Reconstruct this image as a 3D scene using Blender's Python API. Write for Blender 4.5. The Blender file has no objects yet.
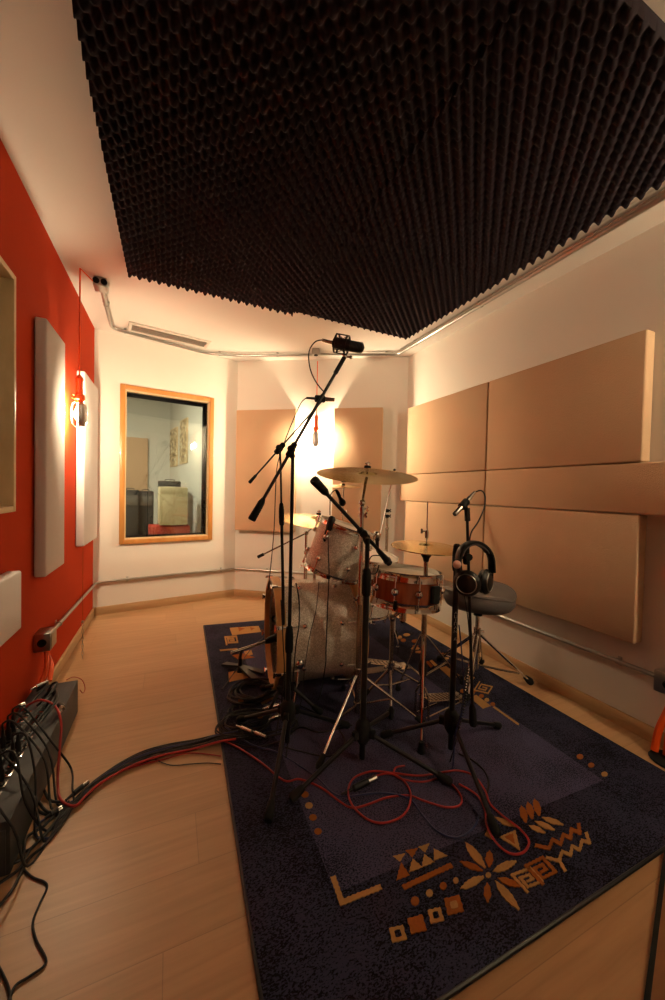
import bpy, bmesh, math, random
from mathutils import Vector as V, Matrix
random.seed(7)
C = bpy.context.scene.collection

# ---------------------------------------------------------------- camera model (also used to read places off the photograph)
F = 365.0; CX = 332.5; CY = 500.0; H = 1.15
YAW = math.radians(23.9); PIT = math.atan(.0245); ROL = math.atan(.0226)
fwd = V((math.sin(YAW)*math.cos(PIT), math.cos(YAW)*math.cos(PIT), -math.sin(PIT)))
r0 = V((math.cos(YAW), -math.sin(YAW), 0)); u0 = r0.cross(fwd)
rgt = r0*math.cos(ROL)+u0*math.sin(ROL); upv = -r0*math.sin(ROL)+u0*math.cos(ROL)
O = V((0, 0, H)); UP = V((0, 0, 1))
def ray(px, py): return fwd+rgt*((px-CX)/F)-upv*((py-CY)/F)
def gz(px, py, z=0.0):
    d = ray(px, py); return O+d*((z-H)/d.z)
def gd(px, py, d): return O+ray(px, py)*d
def vz(B, py):
    b = V((B[0], B[1], 0))-O; s = (CY-py)/F
    return (s*b.dot(fwd)-b.dot(upv))/(upv.z-s*fwd.z)

# ---------------------------------------------------------------- materials
def mat(name, col, rough=.6, metal=0, bump=0, bscale=40, var=0, vscale=6, coat=0, spec=None, sheen=0):
    m = bpy.data.materials.new(name); m.use_nodes = True; nt = m.node_tree; n = nt.nodes; L = nt.links
    b = n['Principled BSDF']; b.inputs['Base Color'].default_value = (*col, 1)
    b.inputs['Roughness'].default_value = rough; b.inputs['Metallic'].default_value = metal
    b.inputs['Coat Weight'].default_value = coat
    if sheen: b.inputs['Sheen Weight'].default_value = sheen
    if spec is not None: b.inputs['Specular IOR Level'].default_value = spec
    tc = n.new('ShaderNodeTexCoord')
    if var:
        t = n.new('ShaderNodeTexNoise'); t.inputs['Scale'].default_value = vscale; t.inputs['Detail'].default_value = 4
        L.new(tc.outputs['Object'], t.inputs['Vector'])
        r = n.new('ShaderNodeMapRange'); r.inputs['To Min'].default_value = 1-var; r.inputs['To Max'].default_value = 1+var
        L.new(t.outputs['Fac'], r.inputs['Value'])
        x = n.new('ShaderNodeVectorMath'); x.operation = 'SCALE'; x.inputs[0].default_value = col
        L.new(r.outputs[0], x.inputs['Scale']); L.new(x.outputs[0], b.inputs['Base Color'])
    if bump:
        t = n.new('ShaderNodeTexNoise'); t.inputs['Scale'].default_value = bscale; t.inputs['Detail'].default_value = 3
        L.new(tc.outputs['Object'], t.inputs['Vector'])
        q = n.new('ShaderNodeBump'); q.inputs['Strength'].default_value = bump; q.inputs['Distance'].default_value = .004
        L.new(t.outputs['Fac'], q.inputs['Height']); L.new(q.outputs[0], b.inputs['Normal'])
    return m
def ramp(n, stops):
    r = n.new('ShaderNodeValToRGB'); e = r.color_ramp.elements
    e[0].position = stops[0][0]; e[0].color = (*stops[0][1], 1); e[1].position = stops[-1][0]; e[1].color = (*stops[-1][1], 1)
    for p, c in stops[1:-1]:
        k = e.new(p); k.color = (*c, 1)
    return r
def wood(name, c1, c2, axis_scale, rough=.45, coat=0):
    m = mat(name, c1, rough, coat=coat); nt = m.node_tree; n = nt.nodes; L = nt.links
    tc = n.new('ShaderNodeTexCoord'); mp = n.new('ShaderNodeMapping'); mp.inputs['Scale'].default_value = axis_scale
    t = n.new('ShaderNodeTexNoise'); t.inputs['Scale'].default_value = 3; t.inputs['Detail'].default_value = 6
    L.new(tc.outputs['Object'], mp.inputs[0]); L.new(mp.outputs[0], t.inputs['Vector'])
    r = ramp(n, [(.3, c1), (.7, c2)]); L.new(t.outputs['Fac'], r.inputs[0]); L.new(r.outputs[0], n['Principled BSDF'].inputs['Base Color'])
    return m
def floor_mat():
    m = mat('laminate_floor', (.5, .33, .18), .38); nt = m.node_tree; n = nt.nodes; L = nt.links; b = n['Principled BSDF']
    tc = n.new('ShaderNodeTexCoord')
    br = n.new('ShaderNodeTexBrick'); br.inputs['Scale'].default_value = 1; br.inputs['Brick Width'].default_value = 1.2
    br.inputs['Row Height'].default_value = .192; br.inputs['Mortar Size'].default_value = .0012; br.offset = .37; br.offset_frequency = 3
    br.offset = 0
    sx = n.new('ShaderNodeSeparateXYZ'); L.new(tc.outputs['Object'], sx.inputs[0])
    dv = n.new('ShaderNodeMath'); dv.operation = 'DIVIDE'; dv.inputs[1].default_value = .192; L.new(sx.outputs['Y'], dv.inputs[0])
    flr = n.new('ShaderNodeMath'); flr.operation = 'FLOOR'; L.new(dv.outputs[0], flr.inputs[0])
    wn_ = n.new('ShaderNodeTexWhiteNoise'); wn_.noise_dimensions = '1D'; L.new(flr.outputs[0], wn_.inputs['W'])
    ma = n.new('ShaderNodeMath'); ma.operation = 'MULTIPLY_ADD'; ma.inputs[1].default_value = 1.2; L.new(wn_.outputs['Value'], ma.inputs[0]); L.new(sx.outputs['X'], ma.inputs[2])
    cxy = n.new('ShaderNodeCombineXYZ'); L.new(ma.outputs[0], cxy.inputs['X']); L.new(sx.outputs['Y'], cxy.inputs['Y'])
    br.inputs['Color1'].default_value = (.43, .255, .13, 1); br.inputs['Color2'].default_value = (.48, .29, .155, 1); br.inputs['Mortar'].default_value = (.33, .20, .11, 1)
    L.new(cxy.outputs[0], br.inputs['Vector'])
    mp = n.new('ShaderNodeMapping'); mp.inputs['Scale'].default_value = (1.4, 22, 1)
    t = n.new('ShaderNodeTexNoise'); t.inputs['Scale'].default_value = 2.2; t.inputs['Detail'].default_value = 7; t.inputs['Distortion'].default_value = .6
    L.new(cxy.outputs[0], mp.inputs[0]); L.new(mp.outputs[0], t.inputs['Vector'])
    r = ramp(n, [(.25, (.84, .80, .76)), (.75, (1.08, 1.06, 1.04))]); L.new(t.outputs['Fac'], r.inputs[0])
    mx = n.new('ShaderNodeMix'); mx.data_type = 'RGBA'; mx.blend_type = 'MULTIPLY'; mx.inputs['Factor'].default_value = 1
    L.new(br.outputs['Color'], mx.inputs['A']); L.new(r.outputs[0], mx.inputs['B']); L.new(mx.outputs['Result'], b.inputs['Base Color'])
    return m
def rug_mat(name, c1, c2, thr=.5):
    m = mat(name, c1, .95, spec=.1); nt = m.node_tree; n = nt.nodes; L = nt.links; b = n['Principled BSDF']
    tc = n.new('ShaderNodeTexCoord'); mp = n.new('ShaderNodeMapping'); mp.inputs['Scale'].default_value = (.75, 1.3, 1)
    t = n.new('ShaderNodeTexNoise'); t.inputs['Scale'].default_value = 215; t.inputs['Detail'].default_value = 3
    t2 = n.new('ShaderNodeTexNoise'); t2.inputs['Scale'].default_value = 5; t2.inputs['Detail'].default_value = 2
    L.new(tc.outputs['Object'], mp.inputs[0]); L.new(mp.outputs[0], t.inputs['Vector']); L.new(tc.outputs['Object'], t2.inputs['Vector'])
    ad = n.new('ShaderNodeMath'); ad.operation = 'MULTIPLY_ADD'; ad.inputs[1].default_value = .35
    L.new(t2.outputs['Fac'], ad.inputs[0]); L.new(t.outputs['Fac'], ad.inputs[2])
    r = ramp(n, [(thr+.10, c1), (thr+.22, c2)]); L.new(ad.outputs[0], r.inputs[0]); L.new(r.outputs[0], b.inputs['Base Color'])
    q = n.new('ShaderNodeBump'); q.inputs['Strength'].default_value = .6; q.inputs['Distance'].default_value = .004
    L.new(t.outputs['Fac'], q.inputs['Height']); L.new(q.outputs[0], b.inputs['Normal'])
    return m
def sparkle_mat():
    m = mat('silver_sparkle', (.45, .40, .35), .45, .1, coat=.3); nt = m.node_tree; n = nt.nodes; L = nt.links; b = n['Principled BSDF']
    tc = n.new('ShaderNodeTexCoord'); v = n.new('ShaderNodeTexVoronoi'); v.inputs['Scale'].default_value = 260
    L.new(tc.outputs['Object'], v.inputs['Vector'])
    sp = n.new('ShaderNodeSeparateColor'); L.new(v.outputs['Color'], sp.inputs[0])
    r = ramp(n, [(0, (.48, .43, .36)), (.6, (.68, .62, .53)), (1, (1, .95, .88))]); L.new(sp.outputs[0], r.inputs[0]); L.new(r.outputs[0], b.inputs['Base Color'])
    nm = n.new('ShaderNodeBump'); nm.inputs['Strength'].default_value = .3; nm.inputs['Distance'].default_value = .002
    L.new(sp.outputs[1], nm.inputs['Height']); L.new(nm.outputs[0], b.inputs['Normal'])
    return m
def cymbal_mat():
    m = mat('bronze_cymbal', (.56, .43, .20), .24, 1); nt = m.node_tree; n = nt.nodes; L = nt.links; b = n['Principled BSDF']
    tc = n.new('ShaderNodeTexCoord'); w = n.new('ShaderNodeTexWave'); w.wave_type = 'RINGS'; w.rings_direction = 'Z'
    w.inputs['Scale'].default_value = 60; L.new(tc.outputs['Object'], w.inputs['Vector'])
    q = n.new('ShaderNodeBump'); q.inputs['Strength'].default_value = .12; q.inputs['Distance'].default_value = .001
    L.new(w.outputs['Fac'], q.inputs['Height']); L.new(q.outputs[0], b.inputs['Normal'])
    return m
def fabric_mat(name, c):
    m = mat(name, c, .95, var=.07, vscale=2.5, bump=.7, bscale=260, spec=.2); return m
def emit(name, col, s):
    m = bpy.data.materials.new(name); m.use_nodes = True; n = m.node_tree.nodes; b = n['Principled BSDF']
    b.inputs['Base Color'].default_value = (1, 1, 1, 1); b.inputs['Emission Color'].default_value = (*col, 1); b.inputs['Emission Strength'].default_value = s
    return m
def glass_mat():
    m = bpy.data.materials.new('window_glass'); m.use_nodes = True; nt = m.node_tree; n = nt.nodes; L = nt.links
    n.remove(n['Principled BSDF']); o = n['Material Output']
    g = n.new('ShaderNodeBsdfGlossy'); g.inputs['Roughness'].default_value = .02; t = n.new('ShaderNodeBsdfTransparent'); t.inputs[0].default_value = (.92, .95, .92, 1)
    f = n.new('ShaderNodeFresnel'); f.inputs['IOR'].default_value = 1.5
    mt = n.new('ShaderNodeMath'); mt.operation = 'MULTIPLY'; mt.inputs[1].default_value = 1.8; L.new(f.outputs[0], mt.inputs[0])
    x = n.new('ShaderNodeMixShader'); L.new(mt.outputs[0], x.inputs[0]); L.new(t.outputs[0], x.inputs[1]); L.new(g.outputs[0], x.inputs[2]); L.new(x.outputs[0], o.inputs[0])
    return m

LAMPCOL = (1.0, .80, .50)
M = dict(
    wall=mat('cream_paint', (.74, .69, .63), .8, bump=.12, bscale=60, var=.02, vscale=1.5),
    ceil=mat('ceiling_paint', (.74, .69, .65), .85, bump=.1, bscale=50),
    red=mat('red_orange_paint', (.41, .032, .003), .9, spec=.15, bump=.15, bscale=45, var=.06, vscale=2),
    floor=floor_mat(),
    base=wood('baseboard_wood', (.42, .25, .12), (.52, .33, .17), (1, 1, 12), .4),
    pine=wood('orange_pine', (.47, .19, .045), (.58, .27, .075), (6, 6, 1.2), .35, .2),
    palewood=wood('pale_birch', (.62, .45, .25), (.72, .54, .32), (8, 1, 3), .5),
    foam=mat('charcoal_foam', (.024, .018, .026), .95, spec=.2),
    tan=fabric_mat('tan_fabric', (.58, .385, .245)),
    white=fabric_mat('off_white_fabric', (.66, .61, .60)),
    steel=mat('galvanised_steel', (.46, .455, .44), .3, 1, var=.1, vscale=20),
    chrome=mat('chrome', (.78, .77, .76), .12, 1),
    darkchrome=mat('brushed_chrome', (.5, .46, .42), .25, 1),
    black=mat('black_powder_coat', (.006, .006, .007), .42, spec=.35),
    rubber=mat('black_rubber', (.008, .008, .008), .75, spec=.25),
    cable=mat('black_cable', (.008, .008, .010), .5, spec=.35),
    redcable=mat('red_cable', (.34, .012, .010), .45),
    bluecable=mat('dark_blue_cable', (.012, .02, .09), .4),
    orange=mat('orange_plastic', (.85, .10, .01), .4),
    navy=rug_mat('rug_navy_pile', (.004, .004, .008), (.030, .030, .060)),
    field=rug_mat('rug_violet_field_pile', (.010, .010, .022), (.062, .058, .115), .47),
    gold=mat('rug_gold_pile', (.37, .21, .075), .95, var=.2, vscale=150, spec=.1, bump=.4, bscale=200),
    rust=mat('rug_rust_pile', (.27, .085, .018), .95, var=.2, vscale=150, spec=.1, bump=.4, bscale=200),
    sparkle=sparkle_mat(), cymbal=cymbal_mat(),
    hoop=wood('maple_hoop', (.55, .30, .10), (.66, .40, .16), (6, 6, 6), .3, .3),
    bubinga=wood('red_brown_shell', (.22, .05, .02), (.36, .10, .04), (14, 14, 2), .2, .6),
    skin=mat('drum_skin', (.70, .66, .60), .5, bump=.1, bscale=200),
    darkskin=mat('dark_drum_skin', (.03, .028, .026), .45),
    inside=mat('drum_inside', (.10, .06, .035), .7),
    pillow=mat('grey_pillow', (.35, .31, .29), .9, bump=.3, bscale=20),
    seat=mat('grey_vinyl', (.10, .09, .09), .5, bump=.15, bscale=150),
    box=mat('dark_grey_painted_metal', (.026, .027, .032), .6, bump=.2, bscale=200),
    plug=mat('nickel_connector', (.6, .58, .55), .25, 1),
    cream=mat('pale_grey_print', (.45, .43, .42), .6),
    pinkfoam=mat('pink_foam', (.75, .45, .38), .8),
    glass=glass_mat(),
    ampblack=mat('black_tolex', (.022, .021, .02), .7, bump=.4, bscale=300),
    ampcream=mat('cream_tolex', (.60, .51, .33), .6, bump=.3, bscale=300),
    grille=mat('grey_grille', (.12, .11, .10), .8, bump=.4, bscale=400),
    redcase=mat('red_case', (.42, .03, .015), .5),
    grey=mat('grey_wall_paint', (.66, .65, .60), .8),
    vent=mat('off_white_metal', (.60, .54, .48), .45),
    ventshade=mat('vent_shade', (.05, .03, .02), .9),
    brown=wood('dark_board', (.20, .08, .03), (.26, .11, .04), (3, 12, 3), .5),
    collage=None)
def collage():
    m = mat('speckled_paper', (.5, .4, .25), .5); nt = m.node_tree; n = nt.nodes; L = nt.links
    tc = n.new('ShaderNodeTexCoord'); t = n.new('ShaderNodeTexNoise'); t.inputs['Scale'].default_value = 14; t.inputs['Detail'].default_value = 4
    L.new(tc.outputs['Object'], t.inputs['Vector']); r = ramp(n, [(.35, (.10, .07, .04)), (.5, (.45, .30, .12)), (.62, (.75, .68, .5))])
    L.new(t.outputs['Fac'], r.inputs[0]); L.new(r.outputs[0], n['Principled BSDF'].inputs['Base Color']); return m
M['collage'] = collage()

# ---------------------------------------------------------------- geometry helpers (everything in room coordinates, metres)
def smooth(pts, k=6):
    pts = [V(p) for p in pts]
    if len(pts) < 3: return pts
    out = []
    for i in range(len(pts)-1):
        p0 = pts[max(i-1, 0)]; p1 = pts[i]; p2 = pts[i+1]; p3 = pts[min(i+2, len(pts)-1)]
        for j in range(k):
            t = j/k
            out.append(.5*((2*p1)+(p2-p0)*t+(2*p0-5*p1+4*p2-p3)*t*t+(3*p1-p0-3*p2+p3)*t**3))
    out.append(pts[-1]); return out
def frame(c, axis, xref=None):
    z = V(axis).normalized(); x = V(xref) if xref is not None else (V((1, 0, 0)) if abs(z.x) < .9 else V((0, 1, 0)))
    x = (x-z*x.dot(z)).normalized(); y = z.cross(x)
    m = Matrix.Identity(4)
    for i in range(3): m[i][0] = x[i]; m[i][1] = y[i]; m[i][2] = z[i]; m[i][3] = V(c)[i]
    return m
class G:
    def __init__(s): s.b = bmesh.new(); s.mi = 0
    def face(s, vs):
        try: f = s.b.faces.new(vs); f.material_index = s.mi; f.smooth = True; return f
        except ValueError: return None
    def tube(s, pts, r, n=8, caps=True):
        pts = [V(p) for p in pts]; N = len(pts); rr = r if isinstance(r, (list, tuple)) else [r]*N
        rings = []; t = (pts[1]-pts[0]).normalized(); x = t.orthogonal().normalized()
        for i, p in enumerate(pts):
            t2 = (pts[min(i+1, N-1)]-pts[max(i-1, 0)])
            if t2.length > 1e-9: t = t2.normalized()
            x = (x-t*x.dot(t)); x = x.normalized() if x.length > 1e-6 else t.orthogonal().normalized(); y = t.cross(x)
            rings.append([s.b.verts.new(p+(x*math.cos(2*math.pi*k/n)+y*math.sin(2*math.pi*k/n))*rr[i]) for k in range(n)])
        for a, b in zip(rings, rings[1:]):
            for k in range(n): s.face([a[k], a[(k+1) % n], b[(k+1) % n], b[k]])
        if caps: s.face(rings[0][::-1]); s.face(rings[-1])
        return s
    def lathe(s, prof, m, n=24, a0=0, a1=2*math.pi):
        full = abs(a1-a0-2*math.pi) < 1e-6; cols = []; nn = n if full else n+1
        for k in range(nn):
            a = a0+(a1-a0)*k/n
            cols.append([s.b.verts.new(m @ V((r*math.cos(a), r*math.sin(a), h))) if r > 1e-6 or k == 0 else None for r, h in prof])
        for c in cols[1:]:
            for i in range(len(prof)):
                if c[i] is None: c[i] = cols[0][i]
        for k in range(n):
            a = cols[k]; b = cols[(k+1) % nn]
            for i in range(len(prof)-1):
                vs = []
                for v in (a[i], b[i], b[i+1], a[i+1]):
                    if v not in vs: vs.append(v)
                if len(vs) > 2: s.face(vs)
        return s
    def ball(s, c, r, sc=(1, 1, 1), n=12, m=None):
        q = m if m is not None else Matrix.Translation(V(c)); K = max(6, n//2)
        return s.lathe([(0 if i in (0, K) else math.sin(math.pi*i/K)*r*sc[0], -math.cos(math.pi*i/K)*r*sc[2]) for i in range(K+1)], q, n)
    def box(s, m, size, bev=0, seg=2):
        sx, sy, sz = [v/2 for v in size]
        vs = [s.b.verts.new(m @ V((x*sx, y*sy, z*sz))) for z in (-1, 1) for x, y in ((-1, -1), (1, -1), (1, 1), (-1, 1))]
        fs = [s.face([vs[i] for i in q]) for q in ((0, 3, 2, 1), (4, 5, 6, 7), (0, 1, 5, 4), (1, 2, 6, 5), (2, 3, 7, 6), (3, 0, 4, 7))]
        for f in fs: f.smooth = False
        if bev:
            es = list({e for f in fs for e in f.edges})
            r = bmesh.ops.bevel(s.b, geom=es, offset=bev, segments=seg, profile=.5, affect='EDGES')
            for f in r['faces']: f.material_index = s.mi
        return s
    def prism(s, pts, vec, flat=True):
        vec = V(vec); a = [s.b.verts.new(V(p)) for p in pts]; b = [s.b.verts.new(V(p)+vec) for p in pts]; n = len(pts)
        fs = [s.face(a[::-1]), s.face(b)]+[s.face([a[i], a[(i+1) % n], b[(i+1) % n], b[i]]) for i in range(n)]
        if flat:
            for f in fs:
                if f: f.smooth = False
        return s
def link(name, g, mats, parent=None, loc=None, angle=40):
    mats = mats if isinstance(mats, (list, tuple)) else [mats]
    bmesh.ops.recalc_face_normals(g.b, faces=g.b.faces)
    off = parent_origin(parent) if parent else (V(loc) if loc is not None else None)
    if off is None:
        xs = [v.co for v in g.b.verts]; off = V(((min(v.x for v in xs)+max(v.x for v in xs))/2, (min(v.y for v in xs)+max(v.y for v in xs))/2, min(v.z for v in xs)))
    for v in g.b.verts: v.co -= off
    me = bpy.data.meshes.new(name); g.b.to_mesh(me); g.b.free()
    for m in mats: me.materials.append(M[m] if isinstance(m, str) else m)
    me.set_sharp_from_angle(angle=math.radians(angle))
    o = bpy.data.objects.new(name, me); C.objects.link(o)
    if parent: o.parent = parent
    else: o.location = off
    o['_org'] = 1
    ORG[o.name] = off
    del o['_org']
    return o
ORG = {}
def parent_origin(p): return ORG[p.name]
def tag(o, label, cat, group=None, kind=None):
    o['label'] = label; o['category'] = cat
    if group: o['group'] = group
    if kind: o['kind'] = kind
    return o
def thing(name, label, cat, loc, group=None):
    o = bpy.data.objects.new(name, None); C.objects.link(o); o.location = V(loc); o.empty_display_size = .05; ORG[o.name] = V(loc)
    return tag(o, label, cat, group)
def struct(name, g, mats, parent=None):
    o = link(name, g, mats, parent, loc=None if parent else (0, 0, 0))
    if not parent: o['kind'] = 'structure'
    return o
def lab(o, s): o['label'] = s; return o

# ---------------------------------------------------------------- walls: clockwise plan, normal towards the room
PA = V((-.62, 3.77, 0)); PB = V((.635, 3.98, 0)); PC = V((2.09, 2.975, 0))
WL = (V((-.62, -1.6, 0)), PA); WW = (PA, PB); WB = (PB, PC); WR = (PC, V((2.09, -1.6, 0)))
def wn(w):
    d = (w[1]-w[0]).normalized(); return d, V((d.y, -d.x, 0))
def wp(w, s, o, z):
    d, n = wn(w); return w[0]+d*s+n*o+V((0, 0, z))
def onw(px, py, w, o=0.0):
    d, n = wn(w); r = ray(px, py); t = (w[0]+n*o-O).dot(n)/r.dot(n); p = O+r*t
    return (p-w[0]).dot(d), p.z
def wbox(g, w, s0, s1, z0, z1, o0, o1, bev=0, seg=2):
    d, n = wn(w); c = wp(w, (s0+s1)/2, (o0+o1)/2, (z0+z1)/2)
    m = Matrix.Identity(4)
    for i in range(3): m[i][0] = d[i]; m[i][1] = n[i]; m[i][2] = UP[i]; m[i][3] = c[i]
    return g.box(m, (abs(s1-s0), abs(o1-o0), abs(z1-z0)), bev, seg)
def cz(x, y): return 2.492-.014*(x+.62)+.012*(y-2)
def wlen(w): return (w[1]-w[0]).length

g = G(); pts = [(-.75, -1.75, -.1), (-.75, 3.9, -.1), PB+V((0, .13, -.1)), PC+V((.13, .1, -.1)), (2.22, -1.75, -.1)]
g.prism(pts, (0, 0, .1)); struct('floor', g, 'floor')
g = G(); pts = [V(p) for p in pts]; a = [g.b.verts.new((p.x, p.y, cz(p.x, p.y))) for p in pts]; b = [g.b.verts.new((p.x, p.y, cz(p.x, p.y)+.15)) for p in pts]
g.face(a[::-1]); g.face(b)
for i in range(5): g.face([a[i], a[(i+1) % 5], b[(i+1) % 5], b[i]])
for f in g.b.faces: f.smooth = False
struct('ceiling', g, 'ceil')
HT = 2.62
_s1, _z1 = onw(16.5, 277, WL, .02); _, _z0 = onw(13, 512, WL, .02); W2G = (_s1-.9, _s1, _z0, _z1)
g = G()
for q in ((-.1, W2G[0], 0, HT), (W2G[1], wlen(WL)+.02, 0, HT), (W2G[0], W2G[1], 0, W2G[2]), (W2G[0], W2G[1], W2G[3], HT)): wbox(g, WL, *q, -.16, 0)
struct('wall_left', g, 'red')
g = G(); wbox(g, WB, 0, wlen(WB), 0, HT, -.12, 0); struct('wall_back', g, 'wall')
g = G(); wbox(g, WR, 0, wlen(WR)+.1, 0, HT, -.12, 0); struct('wall_right', g, 'wall')
g = G(); g.box(Matrix.Translation((.735, -1.66, HT/2)), (2.95, .12, HT)); struct('wall_rear', g, 'wall')
# window wall with an opening
fs0, fz1 = onw(119.9, 384, WW); _, fz0 = onw(119, 545, WW); fs1, fz1b = onw(213.8, 398.5, WW); fs1b, fz0b = onw(211.6, 538.8, WW)
fs0b, _ = onw(119, 545, WW); fs0 = (fs0+fs0b)/2; fs1 = (fs1+fs1b)/2; fz1 = (fz1+fz1b)/2; fz0 = (fz0+fz0b)/2
fw = .042; o0, o1, q0, q1 = fs0+fw, fs1-fw, fz0+fw, fz1-fw; T = .20
g = G()
wbox(g, WW, -.1, o0, 0, HT, -T, 0); wbox(g, WW, o1, wlen(WW)+.05, 0, HT, -T, 0); wbox(g, WW, o0, o1, 0, q0, -T, 0); wbox(g, WW, o0, o1, q1, HT, -T, 0)
struct('wall_window', g, 'wall')
win = bpy.data.objects.new('window_1', None); C.objects.link(win); win['kind'] = 'structure'; ORG[win.name] = wp(WW, (fs0+fs1)/2, 0, fz0); win.location = ORG[win.name]
g = G()
for s0, s1, z0, z1 in ((fs0, o0, fz0, fz1), (o1, fs1, fz0, fz1), (o0, o1, fz0, q0), (o0, o1, q1, fz1)):
    wbox(g, WW, s0, s1, z0, z1, 0, .022, .004)
link('frame', g, 'pine', win)
g = G(); e = .010
for s0, s1, z0, z1 in ((o0, o0+e, q0, q1), (o1-e, o1, q0, q1), (o0+e, o1-e, q0, q0+e), (o0+e, o1-e, q1-e, q1)):
    wbox(g, WW, s0, s1, z0, z1, -.045, .006)
lab(link('inner_stop', g, 'palewood', win), 'pale inner stop of the window frame')
g = G()
wbox(g, WW, o0, o0+.008, q0, q1, -T, -.05); wbox(g, WW, o1-.02, o1-.001, q0, q1, -T, -.05); wbox(g, WW, o0, o1, q0+.001, q0+.012, -T, -.05); wbox(g, WW, o0, o1, q1-.02, q1-.001, -T, -.05)
K = 34                       # serrated foam lining showing along the top and the right
for i in range(K):
    s = o0+.02+(o1-o0-.05)*i/(K-1); g.lathe([(.012, 0), (.008, -.012), (0, -.018)], frame(wp(WW, s, -.055, q1-.018), UP), 6)
for i in range(int(K*1.6)):
    z = q0+.02+(q1-q0-.05)*i/(K*1.6-1); g.lathe([(.010, 0), (.006, .010), (0, .014)], frame(wp(WW, o1-.018, -.055, z), -wn(WW)[0]), 6)
for i in range(K):
    s = o0+.02+(o1-o0-.05)*i/(K-1); g.lathe([(.009, 0), (0, .010)], frame(wp(WW, s, -.055, q0+.012), UP), 6)
lab(link('foam_lining', g, 'foam', win), 'dark serrated foam lining between the panes')
g = G(); wbox(g, WW, o0+.001, o1-.001, q0+.001, q1-.001, -.034, -.028); link('pane', g, 'glass', win)
g = G(); wbox(g, WW, o0+.001, o1-.001, q0+.001, q1-.001, -.176, -.17); link('pane', g, 'glass', win)

# baseboards
def baseboard(name, w, s0, s1):
    g = G(); wbox(g, w, s0, s1, .008, .075, 0, .014, .004); wbox(g, w, s0, s1, .0, .010, 0, .012); struct(name, g, 'base')
baseboard('baseboard_left', WL, 0, wlen(WL)-.015); baseboard('baseboard_window', WW, .012, wlen(WW)-.004)
baseboard('baseboard_back', WB, .004, wlen(WB)-.01); baseboard('baseboard_right', WR, .012, wlen(WR))

# ---------------------------------------------------------------- window in the red wall (pale wooden reveal)
s1, z1 = W2G[1], W2G[3]; z0 = W2G[2]; sB = s1; W2 = W2G[1]-W2G[0]
w2 = bpy.data.objects.new('window_2', None); C.objects.link(w2); w2['kind'] = 'structure'; ORG[w2.name] = wp(WL, sB-W2/2, 0, z0); w2.location = ORG[w2.name]
g = G(); th = .024; D = .02
for a_, b_, c_, d_ in ((sB-th, sB, z0, z1), (sB-W2, sB-W2+th, z0, z1), (sB-W2+th, sB-th, z0, z0+th), (sB-W2+th, sB-th, z1-th, z1)):
    wbox(g, WL, a_, b_, c_, d_, -.16, D, .003)
link('frame', g, 'palewood', w2)
g = G(); wbox(g, WL, sB-W2+th, sB-th, z0+th, z1-th, -.11, -.104); link('pane', g, 'glass', w2)
g = G(); wbox(g, WL, sB-W2+th, sB-th, z0+th, z1-th, -.158, -.15); lab(link('backing_board', g, 'palewood', w2), 'pale board behind the glass')

# ---------------------------------------------------------------- acoustic wall panels
def panel(w, s0, s1, z0, z1, t, m, label, group, board=.018, o=0.0):
    th_ = thing('acoustic_panel', label, 'acoustic panel', wp(w, (s0+s1)/2, o, z0), group)
    g = G(); wbox(g, w, s0, s1, z0, z1, o+.004, o+t, .009, 3); link('fabric_cover', g, m, th_, angle=60)
    g = G(); wbox(g, w, s0+.03, s1-.03, z0+.03, z1-.03, o, o+.01); link('batten', g, 'palewood', th_)
    return th_
gp = 'fabric acoustic panels on the walls'
# left wall, white
def sz(pxs, w, o):
    r = [onw(x, y, w, o) for x, y in pxs]; return r
t = .055
(sA, zA), (sBb, zB), (sC, zC), (sD, zD) = sz([(47, 320), (65, 341), (65, 563), (47, 577)], WL, t)
panel(WL, sA, (sBb+sC)/2, (zC+zD)/2, (zA+zB)/2, t, 'white', 'tall off-white fabric panel on the red wall nearest the camera beside the hanging lamp', gp)
(sA, zA), (sBb, zB), (sC, zC), (sD, zD) = sz([(85, 374), (98, 386), (98, 537), (85, 546)], WL, t)
panel(WL, sA, min((sBb+sC)/2, wlen(WL)-.16), (zC+zD)/2, (zA+zB)/2, t, 'white', 'tall off-white fabric panel on the red wall behind the lamp next to the room corner', gp)
(sA, zA), (sD, zD) = sz([(22, 570), (22, 628)], WL, t)
panel(WL, sA-1.2, sA, zD, zA, t, 'white', 'low wide off-white fabric panel on the red wall cut by the left edge', gp)
# back wall, tan
t = .085
(sA, zA), (sBb, zB), (sC, zC) = sz([(236, 408.5), (296, 410.5), (234, 530)], WB, t)
bz1, bz0 = (zA+zB)/2, zC
panel(WB, max(sA, .03), sBb, bz0, bz1, t, 'tan', 'tan fabric panel on the back wall left of the glowing lamp gap', gp)
(sA, zA), (sBb, zB) = sz([(334, 410), (383, 411)], WB, t)
panel(WB, sA, sBb, bz0, bz1, t, 'tan', 'tan fabric panel on the back wall right of the lamp behind the cymbals', gp)
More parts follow.
